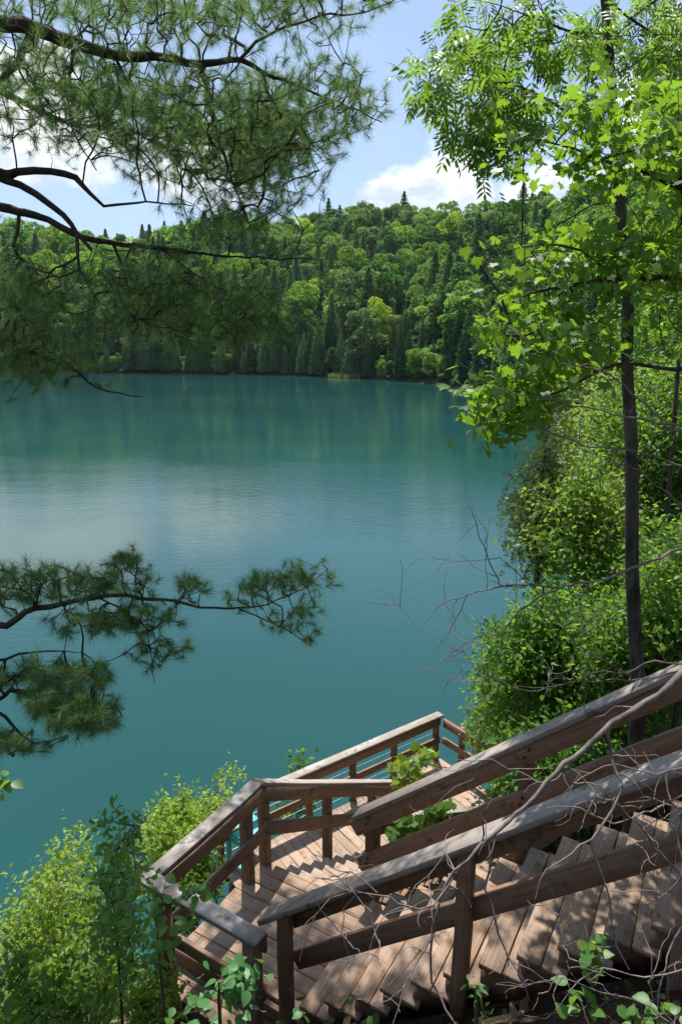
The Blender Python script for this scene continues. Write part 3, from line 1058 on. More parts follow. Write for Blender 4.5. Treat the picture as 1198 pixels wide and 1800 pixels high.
def leafy(name, label, cat, base, trunk, blobs, T, tkey, mat, size, per, n_single, bark, group=None, skel_extra=(), tip_r=0.0022, droop=0.35, part='leaf', upright=0.75,
          spread=0.10, trunk_r=(0.03, 0.008), sides=6, stem_name='stem'):
    """a plant: woody stem from base through the trunk points, twigs to every target, leaves round each target"""
    base = np.asarray(base, float)
    root = thing(name, base, label, cat, group)
    tp = np.vstack([base] + [np.asarray(p, float) for p in trunk])
    tr = np.linspace(trunk_r[0], trunk_r[1], len(tp))
    sp, sr = catmull(tp, tr, 0.12)
    V, F = tube(sp, sr, sides, 0.04)
    link(stem_name, mesh_np(stem_name, V, F, bark, True), root, Matrix.Identity(4))
    sk = [sp]
    for L, R in skel_extra:
        lp, lr_ = catmull(L, R, 0.10)
        V, F = tube(lp, lr_, sides, 0.05)
        link('limb', mesh_np('limb', V, F, bark, True), root, Matrix.Identity(4))
        sk.append(lp)
    sk = np.vstack(sk)
    pts = np.vstack(blobs)
    P, par, cnt = grow(sk, pts)
    R = tip_r * cnt ** 0.42
    ns = len(sk)
    V, F = edges_mesh(P, par, R, 3, 0.06, skip=ns)
    link('twigs', mesh_np('twigs', V, F, bark), root, Matrix.Identity(4), kind='stuff')
    idx = np.arange(ns, len(P))
    tdir = unit(P[idx] - P[par[idx]])
    rep = np.repeat(np.arange(len(idx)), per)
    O = P[idx][rep] + rng.normal(size=(len(rep), 3)) * spread * 0.6 - tdir[rep] * (rng.random((len(rep), 1)) * spread * 1.4)
    dirs = tdir[rep] * 0.7 + rng.normal(size=(len(rep), 3)) * 0.6
    dirs[:, 2] -= droop * rng.random(len(rep)) * 1.5
    ups = rng.normal(size=(len(rep), 3)) * (1 - upright) * 1.2
    ups[:, 2] += upright
    sz = size * rng.uniform(0.65, 1.2, len(rep))
    Mx = frames(dirs, ups, sz)
    leaves_on(root, tmesh(tkey, T, mat), T, Mx, O, mat, n_single, part=part)
    return root


def ground(x, y):
    return float(terrain_z(np.array([x]), np.array([y]))[0])


def on_ground(px, py, d):
    p = PX(px, py, d)
    return np.array([p[0], p[1], ground(p[0], p[1]) - 0.05])


# ---- pine on the left: trunk stands outside the picture, its limbs reach across
def pine():
    tx, ty = -4.3, 4.6
    tz = ground(tx, ty) - 0.2
    root = thing('pine_tree', (tx, ty, tz), 'tall white pine reaching in from the left, dark limbs and needle tufts over the lake', 'tree')
    TP = np.array([(tx, ty, tz), (tx + 0.05, ty, tz + 4), (tx - 0.03, ty + 0.05, tz + 8), (tx + 0.05, ty, tz + 12), (tx, ty, tz + 17)])
    V, F = tube(*catmull(TP, [0.26, 0.22, 0.18, 0.13, 0.04], 0.3), 12, 0.03)
    link('trunk', mesh_np('trunk', V, F, M_PINEBARK, True), root, Matrix.Identity(4))

    def onpine(z):
        return np.array([tx, ty, z])

    def PL(pts):
        return [PX(x, y, d) for x, y, d in pts]

    T0 = CAM_H
    limbs = [
        ([onpine(T0 + 3.4)] + PL([(-120, -10, 4.8), (60, 48, 4.9), (130, 76, 4.9), (205, 96, 5.0), (290, 101, 5.0), (348, 113, 5.1), (420, 106, 5.2), (462, 126, 5.3), (525, 152, 5.4), (610, 188, 5.5), (672, 215, 5.6)]),
         [0.10, 0.085, 0.072, 0.062, 0.050, 0.042, 0.036, 0.028, 0.022, 0.016, 0.010, 0.005]),
        (PL([(352, 116, 5.1), (366, 160, 5.05), (377, 215, 5.0), (394, 272, 5.0), (412, 330, 5.0), (428, 362, 5.0)]), [0.028, 0.022, 0.018, 0.014, 0.010, 0.005]),
        (PL([(60, 50, 4.9), (30, 110, 4.8), (-10, 150, 4.75), (-60, 175, 4.7)]), [0.045, 0.035, 0.03, 0.026]),
        (PL([(200, 96, 5.0), (240, 170, 5.2), (300, 240, 5.3), (330, 300, 5.4)]), [0.018, 0.014, 0.01, 0.006]),
        (PL([(130, 76, 4.9), (120, 150, 5.3), (130, 230, 5.5), (170, 300, 5.6)]), [0.018, 0.014, 0.01, 0.006]),
        (PL([(420, 106, 5.2), (470, 60, 5.1), (560, 30, 5.0), (640, 20, 5.0), (720, -10, 5.0)]), [0.018, 0.014, 0.01, 0.008, 0.004]),
        (PL([(462, 126, 5.3), (480, 180, 5.5), (530, 240, 5.6), (560, 300, 5.7)]), [0.014, 0.011, 0.009, 0.005]),
        ([onpine(T0 + 1.9)] + PL([(-60, 285, 4.7), (30, 302, 4.8), (90, 303, 4.85), (132, 312, 4.9), (158, 342, 4.9), (182, 362, 4.95), (240, 356, 5.0), (340, 362, 5.1)]),
         [0.065, 0.05, 0.040, 0.034, 0.030, 0.022, 0.015, 0.011, 0.005]),
        (PL([(-60, 278, 4.7), (10, 315, 4.8), (62, 342, 4.85), (112, 378, 4.9), (136, 410, 4.9), (162, 440, 4.95)]), [0.05, 0.04, 0.034, 0.028, 0.022, 0.014]),
        ([onpine(T0 + 1.4)] + PL([(-60, 348, 4.8), (60, 378, 4.9), (122, 406, 4.9), (200, 428, 5.0), (283, 436, 5.1), (400, 450, 5.3), (560, 456, 5.5)]),
         [0.055, 0.045, 0.036, 0.031, 0.026, 0.021, 0.012, 0.004]),
        ([onpine(T0 + 2.7)] + PL([(60, 190, 6.2), (200, 225, 7.0), (320, 250, 7.6), (430, 262, 8.0)]), [0.05, 0.036, 0.024, 0.014, 0.005]),
        (PL([(200, 225, 7.0), (270, 300, 7.3), (330, 330, 7.5)]), [0.014, 0.010, 0.004]),
        (PL([(135, 410, 4.9), (141, 470, 4.85), (166, 520, 4.8)]), [0.020, 0.014, 0.006]),
        (PL([(200, 430, 5.0), (215, 470, 5.0), (228, 512, 5.0), (240, 560, 5.05)]), [0.017, 0.012, 0.008, 0.004]),
        (PL([(283, 436, 5.1), (340, 480, 5.2), (400, 520, 5.3), (440, 560, 5.4)]), [0.014, 0.011, 0.008, 0.004]),
        ([onpine(T0 + 0.7)] + PL([(-60, 572, 4.8), (50, 616, 4.9), (122, 646, 4.95), (172, 682, 5.0), (250, 697, 5.1)]), [0.045, 0.030, 0.022, 0.016, 0.010, 0.004]),
        ([onpine(T0 - 0.9)] + PL([(-60, 1086, 4.6), (60, 1070, 4.7), (130, 1057, 4.75), (190, 1046, 4.8), (250, 1051, 4.85), (332, 1061, 4.9), (420, 1071, 5.0), (472, 1060, 5.1), (540, 1032, 5.2), (575, 1000, 5.25)]),
         [0.05, 0.036, 0.030, 0.026, 0.022, 0.018, 0.014, 0.010, 0.007, 0.005, 0.003]),
        (PL([(172, 1050, 4.8), (230, 1080, 4.75), (258, 1110, 4.7), (268, 1160, 4.7), (272, 1200, 4.7)]), [0.010, 0.008, 0.006, 0.004, 0.003]),
        (PL([(420, 1071, 5.0), (470, 1090, 4.95), (510, 1112, 4.9), (545, 1135, 4.9)]), [0.008, 0.006, 0.005, 0.003]),
        ([onpine(T0 - 1.5)] + PL([(-60, 1215, 4.3), (20, 1212, 4.3), (90, 1240, 4.35), (150, 1246, 4.4), (205, 1244, 4.4)]), [0.04, 0.026, 0.02, 0.014, 0.009, 0.004]),
        (PL([(-60, 1175, 4.4), (10, 1158, 4.4), (80, 1145, 4.45), (145, 1148, 4.5)]), [0.018, 0.013, 0.008, 0.003]),
        (PL([(-60, 1200, 4.3), (10, 1260, 4.25), (60, 1308, 4.3), (120, 1292, 4.35)]), [0.022, 0.014, 0.008, 0.004]),
    ]
    sk = []
    for L, R in limbs:
        P_, R_ = catmull(L, R, 0.08)
        R_ = R_ * 0.74
        P_[2:-1] += rng.normal(size=(len(P_) - 3, 3)) * 0.006
        V, F = tube(P_, R_, 7, 0.06)
        link('limb', mesh_np('limb', V, F, M_PINEBARK, True), root, Matrix.Identity(4))
        sk.append(P_)
    sk = np.vstack(sk)
    polys = [
        ([(-80, -80), (720, -80), (705, 0), (690, 25), (630, 55), (560, 90), (420, 100), (300, 95), (100, 50), (-80, 20)], 1225, 4.4, 6.2),
        ([(-80, 20), (100, 60), (300, 105), (450, 120), (600, 170), (690, 180), (660, 250), (610, 285), (540, 320), (480, 335), (400, 345), (330, 320), (230, 315), (150, 250), (-80, 230)], 2143, 4.6, 6.3),
        ([(560, 90), (640, 110), (690, 175), (640, 250), (560, 200), (470, 130)], 170, 4.8, 6.0),
        ([(60, 120), (450, 160), (480, 300), (380, 340), (200, 320), (60, 250)], 420, 6.6, 8.2),
        ([(370, 170), (500, 180), (510, 330), (440, 350), (380, 330)], 300, 6.5, 7.3),
        ([(410, 130), (560, 140), (560, 300), (480, 345), (420, 340)], 380, 6.3, 7.0),
        ([(385, 140), (520, 140), (520, 300), (470, 350), (390, 345)], 420, 6.9, 7.5),
        ([(300, 330), (430, 350), (560, 310), (560, 360), (480, 420), (380, 430), (300, 400)], 200, 4.9, 5.8),
        ([(-80, 430), (60, 440), (140, 460), (110, 560), (60, 600), (-80, 580)], 420, 4.6, 5.6),
        ([(130, 450), (300, 440), (430, 490), (490, 540), (480, 600), (380, 610), (300, 590), (230, 600), (150, 600)], 760, 4.7, 5.7),
        ([(380, 480), (500, 540), (500, 590), (430, 590), (390, 540)], 150, 5.0, 5.7),
        ([(-80, 590), (60, 600), (190, 625), (215, 648), (150, 662), (60, 650), (-80, 660)], 300, 4.7, 5.5),
        ([(-80, 985), (60, 980), (150, 990), (205, 985), (280, 1010), (300, 1050), (150, 1060), (-80, 1075)], 330, 4.5, 5.3),
        ([(180, 970), (245, 968), (275, 1000), (200, 1010)], 45, 4.7, 5.1),
        ([(60, 1085), (140, 1065), (250, 1060), (340, 1065), (330, 1110), (260, 1112), (90, 1118)], 190, 4.5, 5.1),
        ([(300, 1010), (350, 1000), (380, 1050), (330, 1060)], 30, 4.8, 5.1),
        ([(370, 1060), (430, 1010), (540, 985), (582, 985), (606, 1040), (560, 1050), (480, 1045), (420, 1085)], 130, 4.9, 5.4),
        ([(420, 1085), (560, 1060), (575, 1135), (530, 1140), (470, 1105)], 50, 4.8, 5.3),
        ([(215, 1110), (345, 1100), (340, 1150), (280, 1185), (225, 1195)], 48, 4.6, 4.9),
        ([(-80, 1170), (60, 1155), (205, 1158), (210, 1185), (190, 1215), (60, 1205), (-80, 1210)], 210, 4.1, 4.8),
        ([(30, 1205), (190, 1200), (225, 1280), (180, 1302), (90, 1290), (40, 1260)], 300, 4.0, 4.8),
        ([(-80, 1275), (60, 1280), (110, 1310), (60, 1325), (-80, 1335)], 130, 4.0, 4.7),
    ]
    pts = []
    for poly, n, d0, d1 in polys:
        q = in_poly(poly, n)
        feather = 20 if n > 120 and poly[0][1] < 900 else 7
        # loosely clumped into sprays, so that sky shows between them
        c = q[rng.integers(0, n, max(4, n // 9))]
        k = rng.integers(0, len(c), n)
        pull = rng.random((n, 1)) * 0.75
        q = q * (1 - pull) + c[k] * pull + rng.normal(size=(n, 2)) * feather
        dd = rng.uniform(d0, d1, len(c))[k] + rng.normal(size=n) * 0.22
        pts.append(np.array([PX(x, y, d) for (x, y), d in zip(q, dd)]))
    pts = np.vstack(pts)
    P, par, cnt = grow(sk, pts, 0.30)
    R = 0.0019 * cnt ** 0.45
    V, F = edges_mesh(P, par, R, 3, 0.07, skip=len(sk))
    link('twigs', mesh_np('twigs', V, F, M_PINETWIG), root, Matrix.Identity(4), kind='stuff')
    idx = np.arange(len(sk), len(P))
    # only young twig ends carry needles
    idx = idx[(cnt[idx] < 4) | (rng.random(len(idx)) < 0.25)]
    td = unit(P[idx] - P[par[idx]]) + rng.normal(size=(len(idx), 3)) * 0.25
    td[:, 2] += 0.15
    T = tuft_template(84, 1.0, 5, 0.9, 0.0088)
    ups = rng.normal(size=(len(idx), 3)) * 0.2
    ups[:, 2] += 1
    Mx = frames(td, ups, 0.098 * rng.uniform(0.8, 1.15, len(idx)))
    leaves_on(root, tmesh('needle_tuft', T, M_NEEDLE), T, Mx, P[idx], M_NEEDLE, 300, part='needle_tuft', rest='needles')


pine()

# ---- dead twigs hanging low on the pine and bare twigs on the right
def bare(name, label, base, chains, n_twigs=40, rad=0.30, tip=0.0016, group=None, mat=None, seed=0):
    """a leafless branch: traced main stems, then short crooked side twigs"""
    r = np.random.default_rng(seed)
    mat = mat or M_DEAD
    root = thing(name, base, label, 'branch', group)
    sk = []
    for L, R in chains:
        P_, R_ = catmull(L, R, 0.04)
        R_ = R_ * 0.84
        P_[1:-1] += r.normal(size=(len(P_) - 2, 3)) * 0.004
        V, F = tube(P_, R_, 7, 0.07)
        link('limb', mesh_np('limb', V, F, mat, True), root, Matrix.Identity(4))
        sk.append(np.column_stack([P_, R_]))
    Vs, Fs, n0 = [], [], 0
    allp = np.vstack(sk)
    for k in range(n_twigs):
        if k < n_twigs * 0.6 or not Vs:
            s = allp[r.integers(0, len(allp))]
            o, r0 = s[:3], min(0.0042, s[3] * 0.7)
        else:
            o = tips[r.integers(0, len(tips))]
            r0 = 0.0024
        dv = unit(r.normal(size=3) * np.array([1, 0.6, 0.9]) + np.array([-0.35, 0, -0.25]))
        L = rad * r.uniform(0.35, 1.0)
        m_ = 7
        P_ = [o]
        for q in range(m_):
            dv = unit(dv + r.normal(size=3) * 0.30)
            P_.append(P_[-1] + dv * L / m_)
        P_ = np.array(P_)
        if k == 0:
            tips = []
        tips += [P_[3], P_[5]]
        V, F = tube(P_, np.linspace(r0, tip * 0.55, len(P_)), 4)
        Vs.append(V)
        Fs.append(F + n0)
        n0 += len(V)
    link('twigs', mesh_np('twigs', np.vstack(Vs), np.vstack(Fs), mat), root, Matrix.Identity(4), kind='stuff')
    return root


def C(pts):
    return [PX(*p) for p in pts]


# the dead shrub whose grey stems cross the handrails
hb = on_ground(1500, 1500, 2.3)
bare('bare_branch', 'thick grey leafless branch sweeping down across the handrails in front', hb, [
    ([hb] + C([(1400, 1080, 2.3), (1198, 1185, 2.3), (1140, 1235, 2.3), (1075, 1270, 2.28), (1010, 1330, 2.27), (960, 1372, 2.26), (920, 1415, 2.25), (890, 1446, 2.24), (845, 1490, 2.22), (800, 1530, 2.2), (774, 1580, 2.2), (757, 1650, 2.18), (758, 1730, 2.16), (800, 1800, 2.1)]),
     [0.022, 0.019, 0.0150, 0.0135, 0.012, 0.011, 0.0095, 0.0085, 0.0078, 0.0070, 0.0062, 0.0055, 0.005, 0.0042, 0.003]),
    (C([(1064, 1285, 2.28), (1073, 1330, 2.25), (1082, 1365, 2.22), (1095, 1380, 2.2), (1080, 1420, 2.18), (1055, 1450, 2.17), (1035, 1476, 2.15), (1000, 1500, 2.13), (960, 1530, 2.1), (940, 1580, 2.08)]),
     [0.0065, 0.006, 0.0055, 0.005, 0.0055, 0.0048, 0.0042, 0.0035, 0.003, 0.0016]),
    (C([(858, 1480, 2.22), (858, 1530, 2.2), (852, 1560, 2.2), (862, 1590, 2.2), (875, 1640, 2.18), (890, 1680, 2.16), (920, 1720, 2.14), (930, 1760, 2.12)]),
     [0.005, 0.0045, 0.0042, 0.004, 0.0034, 0.003, 0.0024, 0.0012]),
    (C([(1035, 1476, 2.15), (1045, 1510, 2.14), (1058, 1550, 2.13), (1075, 1600, 2.12), (1082, 1660, 2.1), (1105, 1705, 2.08)]), [0.004, 0.0036, 0.0032, 0.003, 0.0025, 0.0014]),
    (C([(757, 1650, 2.18), (735, 1690, 2.15), (715, 1730, 2.12), (690, 1800, 2.1)]), [0.0042, 0.0035, 0.003, 0.002]),
    (C([(800, 1535, 2.2), (760, 1590, 2.15), (740, 1600, 2.14), (700, 1585, 2.13), (660, 1568, 2.12), (620, 1566, 2.1), (585, 1580, 2.09), (560, 1605, 2.08), (535, 1650, 2.07), (526, 1690, 2.06)]),
     [0.0034, 0.0034, 0.0036, 0.0034, 0.003, 0.0027, 0.0024, 0.002, 0.0017, 0.001]),
    (C([(630, 1567, 2.1), (605, 1590, 2.09), (604, 1640, 2.08), (612, 1678, 2.07)]), [0.0024, 0.002, 0.0017, 0.001]),
    (C([(660, 1568, 2.12), (625, 1535, 2.1), (605, 1545, 2.1), (606, 1575, 2.1)]), [0.002, 0.0018, 0.0016, 0.001]),
], 70, 0.26, seed=4)
hb2 = on_ground(1480, 1620, 2.6)
bare('bare_branch', 'tangle of thin reddish bare twigs over the lower right steps', hb2, [
    ([hb2] + C([(1420, 1300, 2.6), (1198, 1400, 2.55), (1130, 1430, 2.5), (1090, 1445, 2.45), (1060, 1440, 2.4), (1000, 1415, 2.4), (960, 1420, 2.4)]), [0.010, 0.008, 0.005, 0.0042, 0.0036, 0.003, 0.0024, 0.0012]),
    (C([(1198, 1540, 2.5), (1160, 1500, 2.5), (1120, 1450, 2.45), (1090, 1420, 2.42), (1050, 1380, 2.4)]), [0.005, 0.0042, 0.0036, 0.003, 0.0014]),
    (C([(1198, 1630, 2.4), (1175, 1680, 2.38), (1160, 1720, 2.36), (1155, 1770, 2.34), (1185, 1800, 2.32)]), [0.0045, 0.004, 0.0034, 0.003, 0.002]),
    (C([(1198, 1420, 2.5), (1190, 1480, 2.48), (1195, 1530, 2.46), (1170, 1570, 2.45), (1130, 1590, 2.44)]), [0.0045, 0.004, 0.0034, 0.003, 0.0015]),
    (C([(1198, 1350, 2.5), (1150, 1360, 2.5), (1080, 1345, 2.48), (1020, 1370, 2.46), (985, 1400, 2.45)]), [0.004, 0.0034, 0.003, 0.0022, 0.0012]),
    (C([(1180, 1800, 2.3), (1120, 1760, 2.3), (1060, 1745, 2.3), (990, 1720, 2.3), (920, 1735, 2.3), (870, 1730, 2.3)]), [0.003, 0.003, 0.0027, 0.0024, 0.002, 0.001]),
    (C([(1230, 1690, 2.3), (1130, 1720, 2.3), (1060, 1700, 2.3), (1000, 1745, 2.3), (960, 1790, 2.3)]), [0.0036, 0.003, 0.0027, 0.0022, 0.001]),
], 130, 0.22, seed=5)
hb3 = on_ground(1480, 1100, 3.4)
bare('bare_branch', 'long pale bare branch reaching left over the water below the leafy trees', hb3, [
    ([hb3] + C([(1400, 880, 3.4), (1198, 962, 3.4), (1110, 1000, 3.4), (1060, 1018, 3.4), (990, 1030, 3.4), (930, 1060, 3.4), (890, 1100, 3.4), (878, 1150, 3.4), (870, 1185, 3.4)]),
     [0.016, 0.014, 0.0098, 0.0085, 0.0076, 0.0065, 0.0055, 0.0045, 0.003, 0.0015]),
    (C([(990, 1032, 3.4), (920, 1028, 3.42), (885, 1030, 3.45), (820, 1045, 3.45), (770, 1070, 3.5), (735, 1110, 3.5)]), [0.0055, 0.005, 0.0045, 0.0036, 0.0026, 0.0012]),
    (C([(940, 1035, 3.42), (880, 985, 3.45), (820, 985, 3.45), (760, 980, 3.5)]), [0.0036, 0.003, 0.0024, 0.001]),
    (C([(878, 1030, 3.42), (850, 960, 3.42), (835, 920, 3.42), (822, 885, 3.42)]), [0.0042, 0.0036, 0.0026, 0.001]),
    (C([(878, 1100, 3.4), (820, 1130, 3.45), (770, 1165, 3.5), (715, 1190, 3.5)]), [0.0036, 0.003, 0.0022, 0.001]),
    (C([(820, 1045, 3.45), (790, 1110, 3.5), (760, 1150, 3.5)]), [0.003, 0.0024, 0.001]),
], 70, 0.42, seed=6)
hb4 = on_ground(1480, 960, 3.2)
bare('bare_branch', 'bare grey branch in front of the slender trunk at mid height', hb4, [
    ([hb4] + C([(1400, 760, 3.2), (1198, 760, 3.2), (1150, 725, 3.2), (1110, 690, 3.2), (1060, 655, 3.2), (1010, 640, 3.2), (940, 605, 3.2), (880, 570, 3.2), (820, 555, 3.2)]),
     [0.013, 0.010, 0.007, 0.0062, 0.0055, 0.005, 0.0042, 0.0034, 0.0024, 0.0010]),
    (C([(1198, 820, 3.3), (1120, 795, 3.3), (1040, 785, 3.3), (960, 760, 3.3), (900, 740, 3.3)]), [0.006, 0.005, 0.0042, 0.0033, 0.001]),
    (C([(1198, 890, 3.3), (1150, 850, 3.3), (1110, 820, 3.3), (1070, 780, 3.3)]), [0.0055, 0.0045, 0.0036, 0.001]),
    (C([(1198, 750, 3.2), (1110, 735, 3.2), (1040, 720, 3.2), (950, 700, 3.2), (870, 680, 3.2), (800, 630, 3.2)]), [0.006, 0.005, 0.0042, 0.0036, 0.0026, 0.001]),
    (C([(1060, 655, 3.2), (1040, 610, 3.2), (1045, 560, 3.2)]), [0.0036, 0.0026, 0.001]),
], 60, 0.34, seed=8)
hb5 = on_ground(1450, 1150, 2.9)
bare('bare_branch', 'pale curling bare twigs just above the far dark handrail', hb5, [
    ([hb5] + C([(1330, 1100, 2.9), (1198, 1165, 2.9), (1150, 1160, 2.9), (1100, 1185, 2.9), (1060, 1180, 2.9), (1000, 1200, 2.9), (930, 1215, 2.9), (880, 1200, 2.9), (830, 1170, 2.9)]),
     [0.008, 0.0065, 0.005, 0.0045, 0.004, 0.0036, 0.0032, 0.0028, 0.002, 0.001]),
    (C([(1190, 1180, 2.9), (1120, 1195, 2.9), (1040, 1195, 2.9), (960, 1210, 2.9), (900, 1205, 2.9)]), [0.004, 0.0036, 0.003, 0.0022, 0.001]),
    (C([(1100, 1185, 2.9), (1040, 1150, 2.9), (1000, 1120, 2.9), (980, 1080, 2.9)]), [0.0036, 0.003, 0.0022, 0.001]),
    (C([(880, 1204, 2.9), (860, 1180, 2.9), (790, 1150, 2.9)]), [0.002, 0.0018, 0.001]),
    (C([(1030, 1218, 2.9), (1030, 1260, 2.9), (1045, 1290, 2.9), (1062, 1300, 2.9)]), [0.0026, 0.0022, 0.0018, 0.001]),
    (C([(960, 1350, 2.6), (890, 1350, 2.6), (862, 1333, 2.6), (830, 1335, 2.6), (790, 1335, 2.6)]), [0.003, 0.0028, 0.0024, 0.002, 0.001]),
    (C([(845, 1340, 2.6), (830, 1370, 2.6), (800, 1385, 2.6), (775, 1400, 2.6), (772, 1412, 2.6)]), [0.002, 0.0018, 0.0016, 0.0014, 0.001]),
], 55, 0.24, seed=9)


# ---- slender ash with the dark trunk on the right
def blob_poly(poly, n, d0, d1, clump=7, layer=1.0, rag=5.0):
    q = in_poly(poly, n)
    c = q[rng.integers(0, n, max(3, n // clump))]
    k = rng.integers(0, len(c), n)
    pull = rng.random((n, 1)) * 0.7
    pull = pull * np.array([0.75, 1.3]) * layer
    q = q * (1 - pull) + c[k] * pull
    q = q + rng.normal(size=(n, 2)) * rag
    dd = rng.uniform(d0, d1, len(c))[k] + rng.normal(size=n) * 0.30
    return np.array([PX(x, y, d) for (x, y), d in zip(q, dd)])


ab = on_ground(1128, 1330, 7.0)
ash_tr = C([(1120, 1230, 6.9), (1117, 1160, 6.9), (1110, 1000, 6.85), (1109, 800, 6.8), (1101, 640, 6.8), (1102, 480, 6.75), (1088, 350, 6.7), (1080, 240, 6.7), (1072, 120, 6.65), (1062, 0, 6.6), (1055, -120, 6.6), (1060, -320, 6.6), (1050, -520, 6.6)])
leafy('ash_tree', 'slender dark-trunked tree on the right with drooping compound leaves against the sky', 'tree', ab, ash_tr, [
    blob_poly([(690, 120), (700, 75), (760, 55), (800, 5), (900, -40), (1000, -60), (1040, 60), (960, 120), (900, 140), (800, 160)], 90, 5.4, 6.6),
    blob_poly([(640, 125), (720, 120), (860, 130), (980, 150), (985, 235), (930, 245), (880, 225), (800, 235), (740, 210), (720, 160)], 100, 5.4, 6.4),
    blob_poly([(770, 230), (850, 235), (900, 260), (880, 280), (830, 262), (775, 268)], 22, 5.4, 6.0),
    blob_poly([(1000, -60), (1280, -60), (1280, 200), (1100, 200), (1040, 80)], 110, 5.6, 7.4),
    blob_poly([(930, 10), (1070, 20), (1080, 130), (1000, 180), (940, 150)], 40, 5.6, 6.8),
    blob_poly([(1095, 20), (1290, -40), (1290, 330), (1110, 330)], 80, 6.2, 8.0),
    blob_poly([(1090, 500), (1200, 470), (1280, 520), (1280, 660), (1150, 620)], 60, 6.5, 7.6),
    blob_poly([(700, -420), (1400, -420), (1400, -60), (760, -60)], 70, 5.2, 7.6),
], T_ASH, 'compound_leaf', M_ASH, 0.225, 3, 280, M_BARK, tip_r=0.0026, droop=0.9, part='leaf', upright=0.8, spread=0.13, trunk_r=(0.078, 0.03), sides=10, stem_name='trunk',
    skel_extra=[(C([(1082, 262, 6.7), (1030, 225, 6.4), (985, 190, 6.2), (940, 165, 6.0), (900, 148, 5.9), (860, 138, 5.9), (800, 128, 5.9), (730, 120, 5.9)]), [0.022, 0.018, 0.015, 0.012, 0.010, 0.008, 0.005, 0.003]),
                (C([(1068, 90, 6.6), (1010, 60, 6.3), (960, 40, 6.1), (880, 10, 6.0)]), [0.016, 0.012, 0.009, 0.004]),
                (C([(1086, 300, 6.7), (1130, 300, 6.9), (1170, 320, 7.0), (1240, 345, 7.2)]), [0.02, 0.018, 0.016, 0.013]),
                (C([(1062, 0, 6.6), (1150, 60, 6.8), (1230, 90, 7.0)]), [0.015, 0.011, 0.006]),
                (C([(1092, 355, 6.7), (1040, 360, 6.6), (990, 390, 6.5), (920, 415, 6.4), (870, 425, 6.3)]), [0.012, 0.009, 0.008, 0.006, 0.003])])

# ---- maple whose limbs come in from the right
mb = np.array([3.35, 4.55, 0.0])
mb[2] = ground(mb[0], mb[1]) - 0.1
leafy('maple_tree', 'maple reaching in from the right edge, big bright back-lit lobed leaves', 'tree', mb,
      [mb + (0.0, 0.05, 2.2), mb + (0.1, 0.0, 4.4), mb + (0.05, 0.1, 6.6), mb + (0.15, 0.0, 8.8)], [
    blob_poly([(840, 210), (930, 190), (990, 130), (1080, 125), (1200, 110), (1290, 200), (1290, 330), (1200, 320), (1080, 310), (1000, 330), (940, 300), (880, 280)], 95, 3.6, 5.0),
    blob_poly([(1000, 150), (1060, 160), (1050, 230), (1005, 230)], 10, 3.5, 3.8),
    blob_poly([(770, 490), (800, 450), (870, 430), (960, 400), (1010, 365), (1080, 375), (1200, 360), (1290, 360), (1290, 560), (1130, 540), (1010, 545), (920, 560), (860, 530), (800, 505)], 135, 3.6, 5.0),
    blob_poly([(860, 560), (950, 540), (1090, 560), (1100, 620), (1000, 660), (900, 640), (840, 610)], 75, 3.6, 4.8),
    blob_poly([(770, 690), (820, 665), (900, 650), (960, 680), (960, 740), (900, 770), (850, 740), (830, 705)], 85, 3.8, 4.8),
    blob_poly([(1130, 180), (1290, 160), (1290, 340), (1140, 330)], 40, 3.6, 5.2),
], T_MAPLE, 'maple_leaf', M_MAPLE, 0.068, 9, 300, M_BARK, tip_r=0.0022, droop=0.55, upright=0.72, spread=0.12, trunk_r=(0.09, 0.03), sides=8, stem_name='trunk',
    skel_extra=[([mb + (0.08, 0.0, 4.2)] + C([(1290, 478, 4.0), (1198, 487, 4.0), (1080, 490, 4.0), (1000, 502, 4.0), (930, 516, 4.0), (880, 540, 4.0), (840, 560, 4.0)]), [0.03, 0.024, 0.02, 0.015, 0.011, 0.008, 0.005, 0.003]),
                ([mb + (0.08, 0.0, 4.9)] + C([(1280, 330, 4.1), (1198, 330, 4.1), (1130, 300, 4.0), (1070, 285, 3.9), (1010, 262, 3.9), (940, 245, 3.9)]), [0.03, 0.022, 0.018, 0.014, 0.010, 0.007, 0.003]),
                ([mb + (0.05, 0.0, 3.4)] + C([(1290, 640, 4.2), (1190, 650, 4.2), (1080, 640, 4.2), (980, 690, 4.2), (880, 700, 4.2), (800, 690, 4.2)]), [0.024, 0.018, 0.014, 0.010, 0.007, 0.005, 0.002]),
                (C([(1080, 490, 4.0), (1020, 440, 3.8), (950, 430, 3.7), (880, 445, 3.6), (800, 480, 3.6)]), [0.009, 0.007, 0.005, 0.004, 0.002])])

